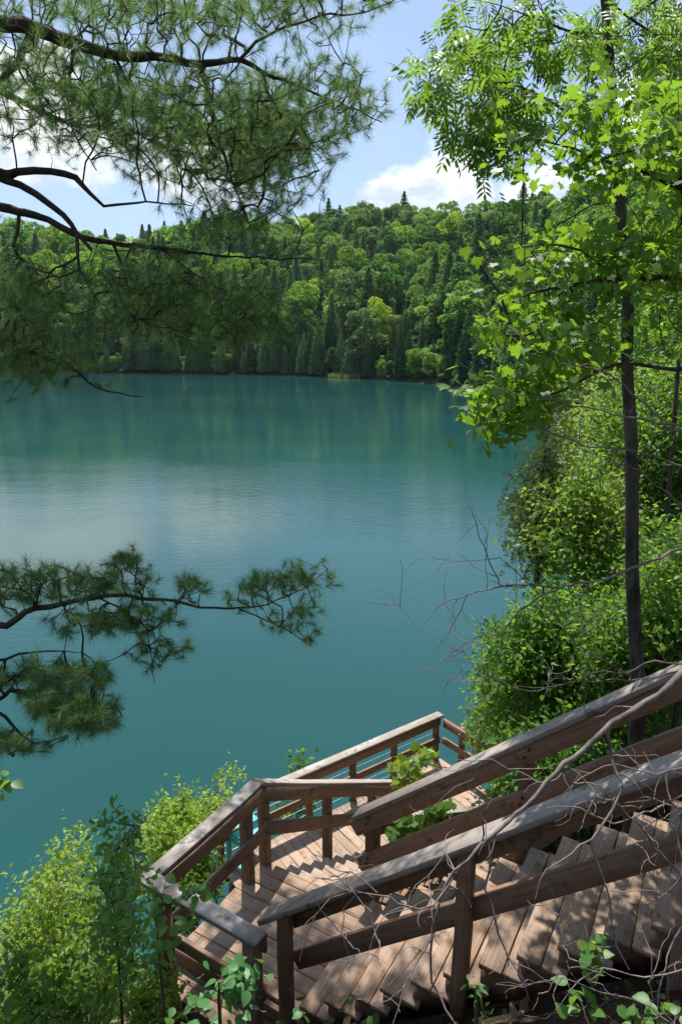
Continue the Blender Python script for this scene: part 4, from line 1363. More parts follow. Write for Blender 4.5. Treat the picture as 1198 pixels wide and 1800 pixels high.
# ---- trees and shrubs of the right bank
RB = 'trees and shrubs crowding the right bank'
bank = [
    # name, label, base px, depth, [(polygon, depth range, share)], targets, leaf size, material
    ('leafy_tree', 'sunlit small-leaved tree filling the right edge behind the slender trunk', (1190, 1000), 12.5,
     [([(1040, 690), (1110, 640), (1280, 600), (1280, 900), (1120, 910), (1050, 840)], 11.5, 14.5)], 430, 0.100, M_LEAF),
    ('leafy_tree', 'bright green tree leaning over the water left of the slender trunk', (1020, 1130), 11.0,
     [([(915, 905), (960, 830), (1040, 800), (1130, 850), (1140, 1010), (1040, 1050), (950, 1010), (905, 960)], 10.2, 12.4)], 430, 0.094, M_LEAF3),
    ('shrub', 'dense green shrub above the far dark handrail, nearest the water', (930, 1330), 9.5,
     [([(835, 1170), (850, 1110), (900, 1060), (990, 1040), (1060, 1100), (1040, 1220), (960, 1260), (880, 1270), (830, 1230)], 8.9, 10.3)], 420, 0.086, M_LEAF2),
    ('shrub', 'green shrub between the slender trunk and the dark handrail', (1080, 1300), 8.6,
     [([(1000, 1080), (1090, 1020), (1210, 1040), (1250, 1180), (1120, 1240), (1010, 1230)], 8.0, 9.4)], 360, 0.084, M_LEAF),
    ('shrub', 'low green bush seen under the far dark handrail', (1010, 1420), 8.3,
     [([(850, 1310), (885, 1265), (1000, 1260), (1130, 1240), (1190, 1280), (1120, 1380), (980, 1410), (850, 1420)], 7.8, 9.2)], 420, 0.080, M_LEAF2),
    ('shrub', 'sprawling bush with rusty seed heads at the water side of the deck end', (870, 1330), 10.4,
     [([(835, 1300), (845, 1240), (880, 1195), (930, 1230), (920, 1320), (860, 1340)], 10.0, 11.2)], 150, 0.085, M_LEAF3),
    ('cedar_tree', 'dark cedar by the water edge left of the leaning tree', (950, 1080), 11.8,
     [([(900, 905), (915, 840), (935, 780), (960, 720), (985, 720), (1000, 860), (975, 980), (930, 1010), (900, 960)], 11.3, 12.1)], 380, 0.135, M_CEDAR),
    ('cedar_tree', 'olive cedar behind the leaning tree on the right bank', (1010, 820), 19.0,
     [([(965, 800), (985, 720), (1015, 640), (1060, 640), (1090, 760), (1040, 860)], 18.3, 20.0)], 300, 0.24, M_CEDAR),
    ('leafy_tree', 'tall leafy tree at the right edge behind the maple leaves', (1180, 760), 16.5,
     [([(1090, 560), (1130, 400), (1200, 330), (1300, 340), (1300, 660), (1110, 690)], 15.5, 18.5)], 380, 0.13, M_LEAF2),
    ('leafy_tree', 'tall tree closing the top right corner behind the slender trunk', (1200, 900), 10.5,
     [([(1125, 120), (1180, 20), (1310, -20), (1310, 440), (1150, 430), (1115, 300)], 9.6, 12.0)], 330, 0.105, M_LEAF2),
    ('leafy_tree', 'leafy tree on the bank behind the slender trunk, at the bend of the shore', (1120, 800), 23.0,
     [([(985, 700), (1000, 620), (1060, 560), (1160, 540), (1180, 720), (1080, 790), (1000, 780)], 21.5, 25.0)], 380, 0.17, M_LEAF2),
    ('leafy_tree', 'broad bright tree high at the right edge below the maple limbs', (1190, 900), 14.0,
     [([(1120, 800), (1180, 700), (1290, 680), (1290, 960), (1170, 960)], 13.2, 15.5)], 300, 0.115, M_LEAF3),
    ('shrub', 'shaded green bush at the right edge beyond the dark handrail', (1170, 1280), 7.5,
     [([(1110, 980), (1180, 900), (1280, 900), (1280, 1180), (1170, 1200), (1120, 1130)], 7.6, 9.0)], 330, 0.084, M_LEAF),
]
for nm, lab, bpx, d, pl, n, sz, mt in bank:
    b0_ = on_ground(bpx[0], bpx[1], d)
    bls = [blob_poly(p_, int(n * 1.5), d0_, d1_, 5, 0.7, 16) for p_, d0_, d1_ in pl]
    allb = np.vstack(bls)
    c0_ = allb.mean(0)
    hi_ = c0_ + np.array([0, 0, (allb[:, 2].max() - c0_[2]) * 0.75])
    tr = [b0_ * 0.5 + c0_ * 0.5 + rng.normal(size=3) * 0.1, c0_, hi_]
    if mt is M_CEDAR:
        leafy(nm, lab, 'tree', b0_, tr, bls, T_CEDAR, 'cedar_spray', mt, sz, 6, 0, M_BARK, RB, part='spray', upright=0.4, spread=0.17, trunk_r=(0.08, 0.02))
    else:
        leafy(nm, lab, 'tree' if 'tree' in nm else 'shrub', b0_, tr, bls, T_OVAL, 'bank_leaf_' + mt.name, mt, sz, 17, 40, M_BARK, RB, upright=0.62, spread=0.17 * (d / 10) ** 0.5, trunk_r=(0.05, 0.012))

# the thicket between and behind them, which reads as one wall of leaves
def thicket(name, label, polys, mat, size, per):
    P_ = np.vstack([blob_poly(p_, n_, d0_, d1_, 6, 0.6, 14) for p_, d0_, d1_, n_ in polys])
    x_, y_, d_ = proj(P_)
    gz_ = terrain_z(P_[:, 0], P_[:, 1])
    P_ = P_[P_[:, 2] > np.maximum(gz_, 0) + 0.1]
    rep_ = np.repeat(np.arange(len(P_)), per)
    O_ = P_[rep_] + rng.normal(size=(len(rep_), 3)) * 0.13 * np.array([1, 1, 0.6])
    dv_ = rng.normal(size=(len(rep_), 3))
    dv_[:, 2] = dv_[:, 2] * 0.5 - 0.3
    up_ = rng.normal(size=(len(rep_), 3)) * 0.5 + np.array([0, 0, 0.8])
    dist_ = np.linalg.norm(O_ - CAM, axis=1)
    o_ = link(name, bake(T_SMALL, frames(dv_, up_, size * rng.uniform(0.6, 1.25, len(O_)) * (dist_ / 11.0) ** 0.6), O_, mat, name))
    # thin stems standing in it
    Vs, Fs, n0 = [], [], 0
    for q_ in rng.integers(0, len(P_), 90):
        top_ = P_[q_]
        b_ = np.array([top_[0] + rng.normal() * 0.25, top_[1] + rng.normal() * 0.25, max(float(terrain_z(top_[0], top_[1])), -0.2) - 0.1])
        mid_ = (top_ + b_) / 2 + rng.normal(size=3) * 0.12
        V_, F_ = tube(catmull([b_, mid_, top_], [0.018, 0.012, 0.004], 0.3)[0], np.linspace(0.018, 0.004, len(catmull([b_, mid_, top_], [1, 1, 1], 0.3)[0])), 5)
        Vs.append(V_)
        Fs.append(F_ + n0)
        n0 += len(V_)
    so_ = link('stems', mesh_np('stems', np.vstack(Vs), np.vstack(Fs), M_BARK), o_, Matrix.Identity(4))
    so_['kind'] = 'stuff'
    tag(o_, label, kind='stuff')


thicket('undergrowth', 'wall of small green leaves on the right bank between the shrubs',
        [([(850, 1290), (845, 1170), (900, 1080), (940, 1000), (1010, 990), (1290, 960), (1290, 1340), (1000, 1330)], 9.2, 12.5, 3000)], M_LEAF, 0.074, 9)
thicket('undergrowth', 'brighter leaves of the right bank thicket behind the slender trunk',
        [([(925, 1010), (915, 900), (945, 840), (1000, 700), (1060, 640), (1290, 560), (1290, 1000), (1000, 1020)], 12.5, 17.0, 3200)], M_LEAF3, 0.082, 9)

# ---- shrubs, saplings and sprouts of the near bank
LB = 'shrubs on the bank beside the landing'


def shrub(name, label, bpx, d, bl, n, T, key, mat, sz, per, single, group=None, **kw):
    b0_ = on_ground(bpx[0], bpx[1], d)
    tot = sum(b[3] * b[4] for b in bl)
    bls = [ellip(max(6, int(n * b[3] * b[4] / tot)), *b) for b in bl]
    for p_, d0_, d1_, n_ in kw.pop('polys', []):
        bls.append(blob_poly(p_, n_, d0_, d1_, 7))
    cs = [PX(b[0], b[1], b[2]) for b in bl]
    tr = [b0_ * 0.6 + cs[0] * 0.4] + cs[:1] + (cs[-1:] if len(cs) > 1 else [])
    return leafy(name, label, kw.pop('cat', 'shrub'), b0_, tr, bls, T, key, mat, sz, per, single, kw.pop('bark', M_TWIG), group, trunk_r=kw.pop('trunk_r', (0.014, 0.004)), **kw)


shrub('shrub', 'yellow-green sunlit shrub at the left edge of the bank, pale tips against the water', (90, 1720), 7.2,
      [(95, 1570, 7.2, 75, 90, 0.7), (60, 1660, 7.0, 80, 80, 0.7), (160, 1620, 7.0, 60, 80, 0.6), (120, 1500, 7.3, 45, 50, 0.4)], 150, T_OVAL, 'sunlit_shrub_leaf', M_SUNLEAF, 0.058, 14, 60, LB,
      polys=[([(-60, 1640), (20, 1600), (60, 1540), (70, 1470), (110, 1480), (165, 1490), (185, 1570), (250, 1610), (250, 1740), (100, 1780), (-60, 1780)], 6.4, 7.8, 330)], spread=0.14, upright=0.5)
shrub('shrub', 'yellow-green shrub behind the landing railing with tall sprigs against the water', (350, 1560), 8.0,
      [(325, 1440, 8.0, 62, 45, 0.5), (392, 1395, 8.4, 26, 36, 0.3), (305, 1450, 7.9, 60, 40, 0.5), (285, 1460, 7.8, 35, 60, 0.4), (410, 1350, 8.1, 9, 40, 0.1), (320, 1410, 8.0, 10, 40, 0.1)], 120, T_OVAL, 'sunlit_shrub_leaf', M_SUNLEAF, 0.058, 13, 60, LB,
      polys=[([(225, 1500), (262, 1440), (300, 1395), (335, 1415), (372, 1400), (400, 1370), (430, 1385), (390, 1445), (330, 1500), (280, 1560), (230, 1580)], 7.6, 8.8, 240)], spread=0.12, upright=0.5)
shrub('shrub', 'lush green bush showing between the landing rails and the seat', (380, 1600), 7.6,
      [(340, 1552, 7.6, 66, 40, 0.55), (345, 1505, 7.8, 34, 34, 0.35), (330, 1590, 7.2, 50, 40, 0.5)], 240, T_OVAL, 'bank_leaf_low', M_LEAF, 0.07, 11, 50, LB, spread=0.14, upright=0.5)
shrub('sapling', 'dark upright sapling with glossy oval leaves in front of the sunlit shrub', (205, 1760), 4.6,
      [(200, 1500, 4.6, 34, 65, 0.25), (195, 1580, 4.6, 55, 60, 0.3), (225, 1640, 4.5, 55, 70, 0.3), (190, 1440, 4.6, 10, 24, 0.08), (235, 1450, 4.6, 22, 30, 0.15)], 20, T_OVAL, 'dark_sapling_leaf', M_DARKLEAF, 0.056, 9, 150, LB,
      polys=[([(165, 1570), (180, 1450), (195, 1420), (215, 1440), (250, 1445), (262, 1560), (285, 1650), (250, 1750), (170, 1750), (150, 1650)], 4.35, 4.85, 110)], spread=0.08, upright=0.6)
shrub('undergrowth_shrub', 'tangle of green undergrowth at the lower left below the sapling', (140, 1800), 5.4,
      [(80, 1740, 5.4, 100, 50, 0.5), (180, 1720, 5.2, 70, 60, 0.5), (30, 1800, 4.8, 90, 40, 0.5), (260, 1740, 5.0, 60, 60, 0.4)], 300, T_OVAL, 'undergrowth_leaf', M_BRIGHT, 0.056, 12, 60, LB, spread=0.12, upright=0.5)
shrub('undergrowth_shrub', 'shaded dark foliage in the bottom left corner', (60, 1850), 4.0,
      [(60, 1790, 4.0, 110, 50, 0.4), (10, 1700, 4.4, 50, 60, 0.35), (160, 1800, 3.9, 90, 30, 0.35)], 110, T_OVAL, 'bank_leaf_low', M_LEAF, 0.058, 8, 40, LB, spread=0.10, upright=0.5)
shrub('sapling', 'sapling with wide smooth leaves in front of the ledge of the landing', (400, 1900), 2.75,
      [(385, 1725, 2.75, 55, 40, 0.12), (330, 1765, 2.75, 70, 40, 0.15), (420, 1760, 2.7, 30, 30, 0.1), (430, 1725, 2.75, 30, 12, 0.06)], 16, T_BROAD, 'broad_leaf', M_BROADLEAF, 0.060, 3, 60, LB, spread=0.07, upright=0.85, droop=0.3, tip_r=0.0016)
shrub('sapling', 'thin leafy stem rising before the near corner of the landing railing', (285, 1800), 3.9,
      [(280, 1590, 3.9, 26, 60, 0.1), (300, 1620, 3.9, 26, 60, 0.1), (270, 1680, 3.9, 30, 60, 0.12), (340, 1570, 3.85, 22, 24, 0.08)], 22, T_BROAD, 'broad_leaf_green', M_DARKLEAF, 0.07, 3, 70, LB, spread=0.07, upright=0.8, tip_r=0.0016)
shrub('shrub', 'small round-leaved bush just beyond the lake railing of the deck', (530, 1480), 11.2,
      [(525, 1345, 10.8, 28, 32, 0.3), (545, 1400, 10.6, 30, 30, 0.3), (510, 1420, 10.6, 25, 30, 0.3)], 50, T_OVAL, 'bank_leaf_low', M_LEAF, 0.10, 6, 40, LB, spread=0.10, upright=0.6)
shrub('maple_sapling', 'bright yellow-green maple sprig above the far corner of the deck', (730, 1480), 6.6,
      [(720, 1345, 6.2, 32, 26, 0.12), (705, 1370, 6.2, 24, 14, 0.1), (745, 1330, 6.2, 16, 14, 0.1)], 12, T_MAPLE, 'maple_leaf_bright', leaf_mat('bright_maple_leaf', (0.16, 0.24, 0.03), (0.22, 0.29, 0.035), (0.66, 0.80, 0.06), 0.52), 0.092, 4, 50, spread=0.07, upright=0.8, tip_r=0.0016)
shrub('maple_sapling', 'green maple sprig low beside the lower stairs under the dark handrail', (740, 1530), 6.0,
      [(735, 1440, 5.9, 36, 14, 0.1), (700, 1462, 5.9, 14, 10, 0.08), (770, 1425, 5.9, 16, 10, 0.08)], 9, T_MAPLE, 'maple_leaf', M_MAPLE, 0.11, 3, 30, spread=0.06, upright=0.8, tip_r=0.0016)
shrub('sprout', 'young broad-leaved sprout under the stringer at the lower right', (1062, 1850), 2.55,
      [(1040, 1700, 2.55, 20, 14, 0.05), (1020, 1760, 2.5, 24, 14, 0.05), (1050, 1660, 2.55, 10, 6, 0.03)], 9, T_BROAD, 'broad_leaf_green', M_DARKLEAF, 0.062, 2, 30, spread=0.04, upright=0.8, tip_r=0.0014)
shrub('sprout', 'low sprout with blunt leaves in the bottom right corner', (1150, 1860), 2.5,
      [(1110, 1790, 2.5, 26, 10, 0.05), (1170, 1780, 2.5, 24, 14, 0.06)], 9, T_BROAD, 'broad_leaf_green', M_DARKLEAF, 0.055, 2, 30, spread=0.04, upright=0.85, tip_r=0.0014)
shrub('sprout', 'wispy sprout with narrow leaves by the post foot', (850, 1850), 2.45,
      [(838, 1730, 2.45, 12, 26, 0.03), (850, 1785, 2.45, 14, 20, 0.03)], 9, T_LANCE, 'lance_leaf', M_BROADLEAF, 0.042, 2, 30, spread=0.035, upright=0.7, tip_r=0.001)
shrub('sprout', 'single light green sprout at the foot of the newel post', (526, 1850), 2.6,
      [(528, 1788, 2.6, 10, 10, 0.03)], 4, T_BROAD, 'broad_leaf', M_BROADLEAF, 0.05, 1, 10, spread=0.02, upright=0.7, tip_r=0.001)
shrub('sapling', 'twig tip with dark leaves poking in at the left edge over the water', (-420, 1500), 3.0,
      [(-4, 1384, 3.0, 14, 10, 0.05)], 5, T_BROAD, 'broad_leaf_green', M_DARKLEAF, 0.06, 2, 12, spread=0.04, upright=0.7, tip_r=0.0014)

# rotten stump in the undergrowth
sx = on_ground(215, 1790, 4.3)
a = np.linspace(0, 2 * np.pi, 18, endpoint=False)
V, F = [], []
hs = [0.0, 0.12, 0.26, 0.36]
for k, hh in enumerate(hs):
    for q, an in enumerate(a):
        rr = (0.19 - 0.05 * k / 3) * (1 + 0.18 * math.sin(3 * an + k) + 0.10 * rng.normal())
        V.append((rr * math.cos(an), rr * math.sin(an), hh + (0.10 * rng.random() if k == 3 else 0)))
V.append((0, 0, 0.24))
Fq = [(k * 18 + q, k * 18 + (q + 1) % 18, (k + 1) * 18 + (q + 1) % 18, (k + 1) * 18 + q) for k in range(3) for q in range(18)]
Ft = [(54 + q, 54 + (q + 1) % 18, 72) for q in range(18)]
st = link('tree_stump', mesh_np('tree_stump', V, [np.array(Fq), np.array(Ft)], bark_mat('rotten_wood', (0.03, 0.018, 0.012), (0.12, 0.075, 0.05), 12.0, 0.02)), None, Matrix.Translation(Vector(sx)))
tag(st, 'broken brown rotten stump in the undergrowth at the lower left', 'stump')

# fallen leaves on the near slope
n = 5200
x = rng.uniform(-6, 6, n)
y = rng.uniform(0.4, 9, n)
d_ = sdist(x, y)
k_ = d_ > 0.2
x, y = x[k_], y[k_]
O = np.stack([x, y, terrain_z(x, y) + 0.02], 1)
dv = rng.normal(size=(len(x), 3))
dv[:, 2] *= 0.3
up_ = rng.normal(size=(len(x), 3)) * 0.35 + np.array([-0.34, -0.82, 1.0]) * 0.8
fl = link('fallen_leaves', bake(T_OVAL, frames(dv, up_, rng.uniform(0.04, 0.10, len(x))), O, M_DEADLEAF, 'fallen_leaves'))
tag(fl, 'brown fallen leaves on the slope under the stairs', kind='stuff')
# low ground cover
n = 9000
x = rng.uniform(-9, 9, n)
y = rng.uniform(1.5, 14, n)
d_ = sdist(x, y)
k_ = (d_ > 0.1) & ((np.sin(x * 1.3) + np.sin(y * 1.7 + x) + rng.normal(size=n)) > 0.2) & ~((x > 0.3) & (y < 4.0))
x, y = x[k_], y[k_]
O = np.stack([x, y, terrain_z(x, y) + rng.uniform(0.03, 0.25, len(x))], 1)
dv = rng.normal(size=(len(x), 3))
dv[:, 2] *= 0.4
up_ = rng.normal(size=(len(x), 3)) * 0.4 + np.array([0, 0, 1.0])
fl = link('ground_cover', bake(T_OVAL, frames(dv, up_, rng.uniform(0.05, 0.11, len(x))), O, M_LEAF, 'ground_cover'))
tag(fl, 'low green ground cover on the bank', kind='stuff')


# ------------------------------------------------------------------ the wooded hill across the lake
def card_crown(pos, nrm, size):
    """bent leaf-clump cards at pos facing roughly nrm"""
    n = len(pos)
    nr = unit(nrm + rng.normal(size=(n, 3)) * 0.75)
    t1 = unit(np.cross(nr, rng.normal(size=(n, 3))))
    t2 = np.cross(nr, t1)
    s = size[:, None]
    V = np.stack([pos - t1 * s, pos - t2 * s * 0.8 + nr * s * 0.25, pos + t1 * s * rng.uniform(0.7, 1.2, (n, 1)), pos + t2 * s * 0.8 + nr * s * 0.25], 1).reshape(-1, 3)
    b = np.arange(n)[:, None] * 4
    F = np.concatenate([b + np.array([[0, 1, 2]]), b + np.array([[0, 2, 3]])])
    return V, F, np.repeat(rng.random(n), 4)


def crown_broad(n, h=15.0, r=4.2, card=0.42):
    """lobed broadleaf crown on a 15 m tree"""
    lobes = []
    for k in range(22):
        th = rng.uniform(0, 2 * np.pi)
        zz = rng.uniform(0.26, 0.97)
        rr = r * 0.72 * math.sqrt(max(0.05, 1 - ((zz - 0.58) / 0.48) ** 2)) * rng.uniform(0.45, 1.0)
        lobes.append((rr * math.cos(th), rr * math.sin(th), zz * h * 0.95, r * rng.uniform(0.20, 0.46)))
    pos, nr = [], []
    per = n // len(lobes)
    for lx, ly, lz, lr in lobes:
        q = unit(rng.normal(size=(per, 3)))
        q[:, 2] = np.where(rng.random(per) < 0.72, np.abs(q[:, 2]), q[:, 2])
        pos.append(np.array([lx, ly, lz]) + q * lr * rng.uniform(0.72, 1.06, (per, 1)) * np.array([1, 1, 0.8]))
        nr.append(q + np.array([0, 0, 0.35]))
    pos, nr = np.vstack(pos), np.vstack(nr)
    return card_crown(pos, nr, card * rng.uniform(0.6, 1.25, len(pos)))


def crown_cone(n, h=15.0, r=2.3, card=0.34, tiers=0, z0=0.06):
    """cedar / spruce cone, or a tiered white pine"""
    zz = 1 - np.sqrt(rng.random(n)) * (1 - z0)
    if tiers:
        lev = np.linspace(z0 + 0.12, 0.99, tiers)
        zz = lev[rng.integers(0, tiers, n)] + rng.normal(size=n) * 0.014
        zz = np.clip(zz, 0.1, 1.0)
    th = rng.uniform(0, 2 * np.pi, n)
    ph = rng.uniform(0, 6.28, 40)
    prof = (1 - zz) ** 0.75 if not tiers else np.minimum(1.0, (1 - zz) * 1.5 + 0.06)
    ragged = 1 + 0.28 * np.sin(th * 5 + zz * 40 + ph[0]) * np.sin(zz * 31 + ph[1])
    lim = prof * r * ragged
    if tiers:
        arms = np.abs(np.sin(th * 2.5 + np.floor(zz * tiers) * 1.7 + ph[2]))
        lim = lim * (0.35 + 0.75 * arms)
        rr = lim * np.sqrt(rng.random(n))
    else:
        rr = lim * rng.uniform(0.6, 1.05, n)
    drop = -0.10 * rr if not tiers else 0.10 * rr
    pos = np.stack([rr * np.cos(th), rr * np.sin(th), zz * h + drop], 1)
    nr = np.stack([np.cos(th) * 0.8, np.sin(th) * 0.8, np.full(n, 0.7)], 1)
    return card_crown(pos, nr, card * rng.uniform(0.55, 1.2, n) * (0.6 + 0.6 * (1 - zz)))


def trunk_mesh(h, r0, mat, limbs=6, conifer=False):
    Vs, Fs, n0 = [], [], 0
    P_ = np.array([(0, 0, -0.8), (0.05, 0, h * 0.3), (-0.05, 0.05, h * 0.6), (0, 0, h * (0.97 if conifer else 0.85))])
    V, F = tube(P_, [r0, r0 * 0.8, r0 * 0.5, r0 * 0.12], 6)
    Vs.append(V)
    Fs.append(F)
    n0 = len(V)
    for k in range(limbs):
        z0 = h * rng.uniform(0.3, 0.75)
        th = rng.uniform(0, 6.28)
        L = h * 0.18
        rise = 0.05 if conifer else 0.6
        P_ = np.array([(0, 0, z0), (math.cos(th) * L * 0.5, math.sin(th) * L * 0.5, z0 + L * rise * 0.5), (math.cos(th) * L, math.sin(th) * L, z0 + L * rise)])
        V, F = tube(P_, [r0 * 0.35, r0 * 0.22, r0 * 0.06], 4)
        Vs.append(V)
        Fs.append(F + n0)
        n0 += len(V)
    return mesh_np('trunk', np.vstack(Vs), np.vstack(Fs), mat)


COLOURS = {
    'broad': [('mid-green', (0.124, 0.232, 0.068)), ('grey-green', (0.153, 0.239, 0.117)), ('yellow-green', (0.291, 0.404, 0.062)), ('deep green', (0.087, 0.187, 0.066)), ('fresh green', (0.168, 0.299, 0.066)),
              ('pale green', (0.197, 0.307, 0.110))],
    'cedar': [('dark green', (0.071, 0.148, 0.069)), ('blackish green', (0.052, 0.115, 0.062)), ('green', (0.113, 0.207, 0.081)), ('bluish green', (0.094, 0.175, 0.100))],
    'pine': [('green', (0.113, 0.201, 0.085)), ('bluish', (0.104, 0.179, 0.108)), ('dark', (0.080, 0.155, 0.074)), ('bright green', (0.161, 0.251, 0.090))],
}
protos = {'broad': [], 'cedar': [], 'pine': []}
WORD = {}
for kd in ('broad', 'cedar', 'pine'):
    for k, (word, c0) in enumerate(COLOURS[kd]):
        mt = crown_mat(kd + '_crown_' + word.replace(' ', '_'), [tuple(x * 0.82 for x in c0), c0, tuple(x * 1.2 for x in c0)], 0.34 if kd == 'broad' else 0.22)
        if kd == 'broad':
            V, F, tn = crown_broad(4600, 15.0, rng.uniform(4.0, 5.4), 0.27)
        elif kd == 'cedar':
            V, F, tn = crown_cone(3200, 15.0, rng.uniform(1.9, 2.8), 0.25)
        else:
            V, F, tn = crown_cone(3200, 15.0, rng.uniform(2.6, 3.6), 0.27, tiers=int(rng.integers(13, 18)), z0=0.15)
        WORD[(kd, k)] = word
        protos[kd].append((mesh_np('crown', V, F, mt, tint=tn), trunk_mesh(15, 0.2, M_PINEBARK if kd == 'pine' else M_BARK, 6, kd != 'broad')))

# where they stand: a jittered grid on the hill and a closer row along the water
cand = []
for yy in np.arange(20, 560, 9.6):
    for xx in np.arange(-280, 340, 9.6):
        cand.append((xx + rng.uniform(-4.4, 4.4), yy + rng.uniform(-4.4, 4.4)))
for q in range(len(LAKE) - 5):
    p0, p1 = LAKE[q], LAKE[q + 1]
    L = np.linalg.norm(p1 - p0)
    nv = np.array([(p1 - p0)[1], -(p1 - p0)[0]]) / L
    for r_ in np.arange(0, L, 2.7):
        pt = p0 + (p1 - p0) * (r_ / L)
        for sg in (1, -1):
            c_ = pt + nv * sg * rng.uniform(0.9, 3.2)
            cand.append(tuple(c_))
cand = np.array(cand)
sd = sdist(cand[:, 0], cand[:, 1])
ok = (sd > 0.5) & (sd < 240) & (np.hypot(cand[:, 0], cand[:, 1]) > 21)
cand, sd = cand[ok], sd[ok]
ux_, uy_, dep = proj(np.column_stack([cand, terrain_z(cand[:, 0], cand[:, 1]) + 8]))
ok = (ux_ > -420) & (ux_ < 1700) & (dep > 5)
cand, sd, ux_, dep = cand[ok], sd[ok], ux_[ok], dep[ok]
tz_ = terrain_z(cand[:, 0], cand[:, 1])
kinds, sizes = [], []
for k in range(len(cand)):
    u = rng.random()
    if sd[k] < 4:
        kd = 'cedar' if u < 0.66 else 'broad'
        sc_ = rng.uniform(0.25, 0.62) if kd == 'broad' else rng.uniform(0.55, 1.35)
    elif sd[k] < 20:
        kd = 'cedar' if u < 0.36 else ('pine' if u < 0.52 else 'broad')
        sc_ = rng.uniform(0.9, 1.75) if kd != 'cedar' else rng.uniform(0.8, 1.5)
    elif sd[k] < 70:
        kd = 'broad' if u < 0.66 else ('cedar' if u < 0.80 else 'pine')
        sc_ = rng.uniform(1.15, 2.1)
    else:
        kd = 'broad' if u < 0.80 else ('pine' if u < 0.95 else 'cedar')
        sc_ = rng.uniform(1.1, 2.0)
    if kd == 'pine':
        sc_ *= rng.uniform(0.95, 1.2)
    if dep[k] < 70:
        sc_ *= 0.45 + 0.4 * dep[k] / 70
    kinds.append(kd)
    sizes.append(sc_)
NAMES = {'broad': ('broadleaf_tree', 'broadleaf tree'), 'cedar': ('cedar_tree', 'pointed conifer'), 'pine': ('pine_tree', 'tiered pine')}


def where(u_, d_):
    if d_ < 4:
        row = 'at the far waterline'
    elif d_ < 20:
        row = 'in the far shore row'
    elif d_ < 60:
        row = 'low on the hillside'
    else:
        row = 'high on the hillside'
    for lim, wd in ((120, 'at the left frame edge'), (300, 'under the pine limbs'), (470, 'beside the limb tips'), (590, 'left of the reeds'), (700, 'above the reeds'), (850, 'right of the reeds')):
        if u_ < lim:
            return row + ', ' + wd
    return row + ', beyond the maple'


# the individuals: those that stand in view and show largest
vis = (ux_ > -40) & (ux_ < 1240)
score = np.where(vis, np.array(sizes) / dep, 0) * np.where(ux_ > 940, 0.5, 1.0) * np.where(sd > 110, 0.6, 1.0)
top = set(np.argsort(-score)[:298])
rest_pts, rest_rot, rest_sc, rest_id = [], [], [], []
first_of = {}
same = {}
flat = [(kd, q) for kd in ('broad', 'cedar', 'pine') for q in range(len(protos[kd]))]
wts = {'broad': [0.24, 0.18, 0.05, 0.22, 0.19, 0.12], 'cedar': [0.3, 0.2, 0.3, 0.2], 'pine': [0.3, 0.2, 0.25, 0.25]}
for k in range(len(cand)):
    kd = kinds[k]
    q = int(rng.choice(len(protos[kd]), p=wts[kd]))
    s = sizes[k]
    rz = rng.uniform(0, 6.28)
    loc = (float(cand[k, 0]), float(cand[k, 1]), float(tz_[k]) - 0.3)
    if k in top:
        nm, base_ = NAMES[kd]
        size_w = 'tall ' if s > 1.75 else ('small ' if s < 0.95 else '')
        lab = size_w + WORD[(kd, q)] + ' ' + base_ + ' ' + where(ux_[k], sd[k])
        rt = thing(nm, loc, lab, 'tree', {'broad': 'broadleaf trees', 'cedar': 'pointed conifers', 'pine': 'tiered pines'}[kd] + ' across the lake')
        same.setdefault(lab, []).append((ux_[k], rt))
        rt['_o'] = [0.0, 0.0, 0.0]
        rt.rotation_euler = (0, 0, rz)
        wd_ = rng.uniform(0.85, 1.15)
        rt.scale = (s * wd_, s * wd_, s)
        cr = link('crown', protos[kd][q][0], rt)
        link('trunk', protos[kd][q][1], rt)
        first_of.setdefault((kd, q), cr)
    else:
        rest_pts.append(loc)
        rest_rot.append(rz)
        rest_sc.append(s)
        rest_id.append(flat.index((kd, q)))

ORD = ['', 'second', 'third', 'fourth', 'fifth', 'sixth', 'seventh', 'eighth', 'ninth', 'tenth', 'eleventh', 'twelfth']
for lab, lst in same.items():
    lst.sort(key=lambda q_: q_[0])
    for r_, (_, rt) in enumerate(lst):
        if len(lst) > 1:
            rt['label'] = ('leftmost' if r_ == 0 else 'rightmost' if r_ == len(lst) - 1 else ORD[min(r_, 11)]) + ' ' + lab

# all the others as one mass
me = D.meshes.new('woodland')
me.vertices.add(len(rest_pts))
me.vertices.foreach_set('co', np.array(rest_pts, np.float32).ravel())
for nm, typ, arr in (('rot', 'FLOAT', rest_rot), ('scl', 'FLOAT', rest_sc), ('pid', 'INT', rest_id)):
    at = me.attributes.new(nm, typ, 'POINT')
    at.data.foreach_set('value', np.array(arr, np.int32 if typ == 'INT' else np.float32))
wood_o = link('woodland', me)
tag(wood_o, 'rest of the mixed woods covering the hill across the lake', kind='stuff')
ng = D.node_groups.new('woodland_instances', 'GeometryNodeTree')
ng.interface.new_socket('Geometry', in_out='INPUT', socket_type='NodeSocketGeometry')
ng.interface.new_socket('Geometry', in_out='OUTPUT', socket_type='NodeSocketGeometry')
gi = ng.nodes.new('NodeGroupInput')
go = ng.nodes.new('NodeGroupOutput')
cur = gi.outputs[0]
join = ng.nodes.new('GeometryNodeJoinGeometry')


def named(nm, typ):
    nd = ng.nodes.new('GeometryNodeInputNamedAttribute')
    nd.data_type = typ
    nd.inputs[0].default_value = nm
    return nd.outputs[0]


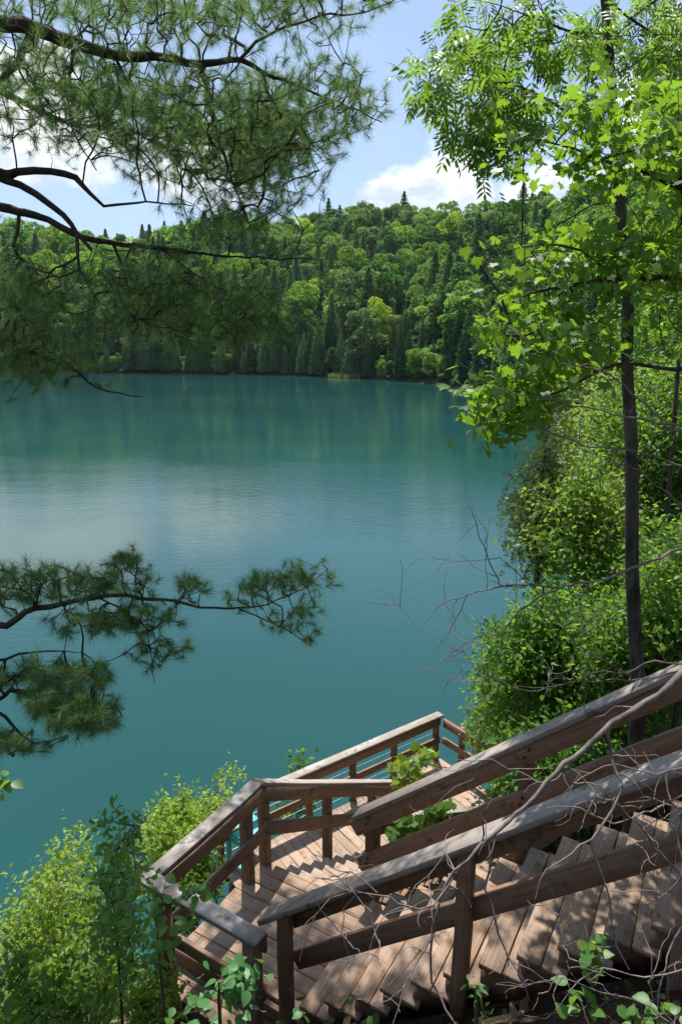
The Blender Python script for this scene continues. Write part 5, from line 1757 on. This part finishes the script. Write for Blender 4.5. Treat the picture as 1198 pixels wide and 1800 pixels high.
comb = ng.nodes.new('ShaderNodeCombineXYZ')
ng.links.new(named('rot', 'FLOAT'), comb.inputs[2])
pid = named('pid', 'INT')
scl = named('scl', 'FLOAT')
for idf, key in enumerate(flat):
    if key not in first_of:
        key = next(kk for kk in first_of if kk[0] == key[0])
    oi = ng.nodes.new('GeometryNodeObjectInfo')
    oi.transform_space = 'ORIGINAL'
    oi.inputs['Object'].default_value = first_of[key]
    oi.inputs['As Instance'].default_value = True
    cmp_ = ng.nodes.new('FunctionNodeCompare')
    cmp_.data_type = 'INT'
    cmp_.operation = 'EQUAL'
    ng.links.new(pid, cmp_.inputs[2])
    cmp_.inputs[3].default_value = idf
    iop = ng.nodes.new('GeometryNodeInstanceOnPoints')
    ng.links.new(cur, iop.inputs['Points'])
    ng.links.new(cmp_.outputs[0], iop.inputs['Selection'])
    ng.links.new(oi.outputs['Geometry'], iop.inputs['Instance'])
    ng.links.new(comb.outputs[0], iop.inputs['Rotation'])
    ng.links.new(scl, iop.inputs['Scale'])
    ng.links.new(iop.outputs[0], join.inputs[0])
ng.links.new(join.outputs[0], go.inputs[0])
md = wood_o.modifiers.new('woodland', 'NODES')
md.node_group = ng

# summer haze over the lake
hz = 745.0
hv = [(sx_ * hz, sy_ * hz, zz) for zz in (-4.5, 118.0) for sx_, sy_ in ((-1, -1), (1, -1), (1, 1), (-1, 1))]
hf = np.array([(3, 2, 1, 0), (4, 5, 6, 7), (0, 1, 5, 4), (1, 2, 6, 5), (2, 3, 7, 6), (3, 0, 4, 7)])
M_HAZE, t = new_mat('summer_haze')
pv = t.n('ShaderNodeVolumePrincipled', {'Color': (0.82, 0.92, 1.0, 1), 'Density': HAZE, 'Anisotropy': 0.2})
ho = t.n('ShaderNodeOutputMaterial')
t.t.links.new(pv.outputs[0], ho.inputs['Volume'])
tag(link('haze', mesh_np('haze', hv, hf, M_HAZE)), 'thin pale summer haze in the air over the lake', kind='stuff')

# reeds on the little spit of the far shore
n = 700
x = rng.uniform(-4, 6, n)
y = 222 + rng.normal(size=n) * 1.5 - x * 0.9
O = np.stack([x, y, np.zeros(n)], 1)
dv = rng.normal(size=(n, 3)) * 0.2
dv[:, 2] = 1
rd = link('reeds', bake(T_LANCE, frames(dv, rng.normal(size=(n, 3)), rng.uniform(0.8, 1.7, n)), O, leaf_mat('reed', (0.16, 0.20, 0.06), (0.25, 0.27, 0.09), (0.3, 0.36, 0.1), 0.3), 'reeds'))
tag(rd, 'pale green reeds on a small spit of the far shore', kind='stuff')

for o in D.objects:
    if '_o' in o:
        del o['_o']
print('OBJECTS', len(D.objects), 'TRIS', sum(len(m.loops) - 2 * len(m.polygons) for m in D.meshes))
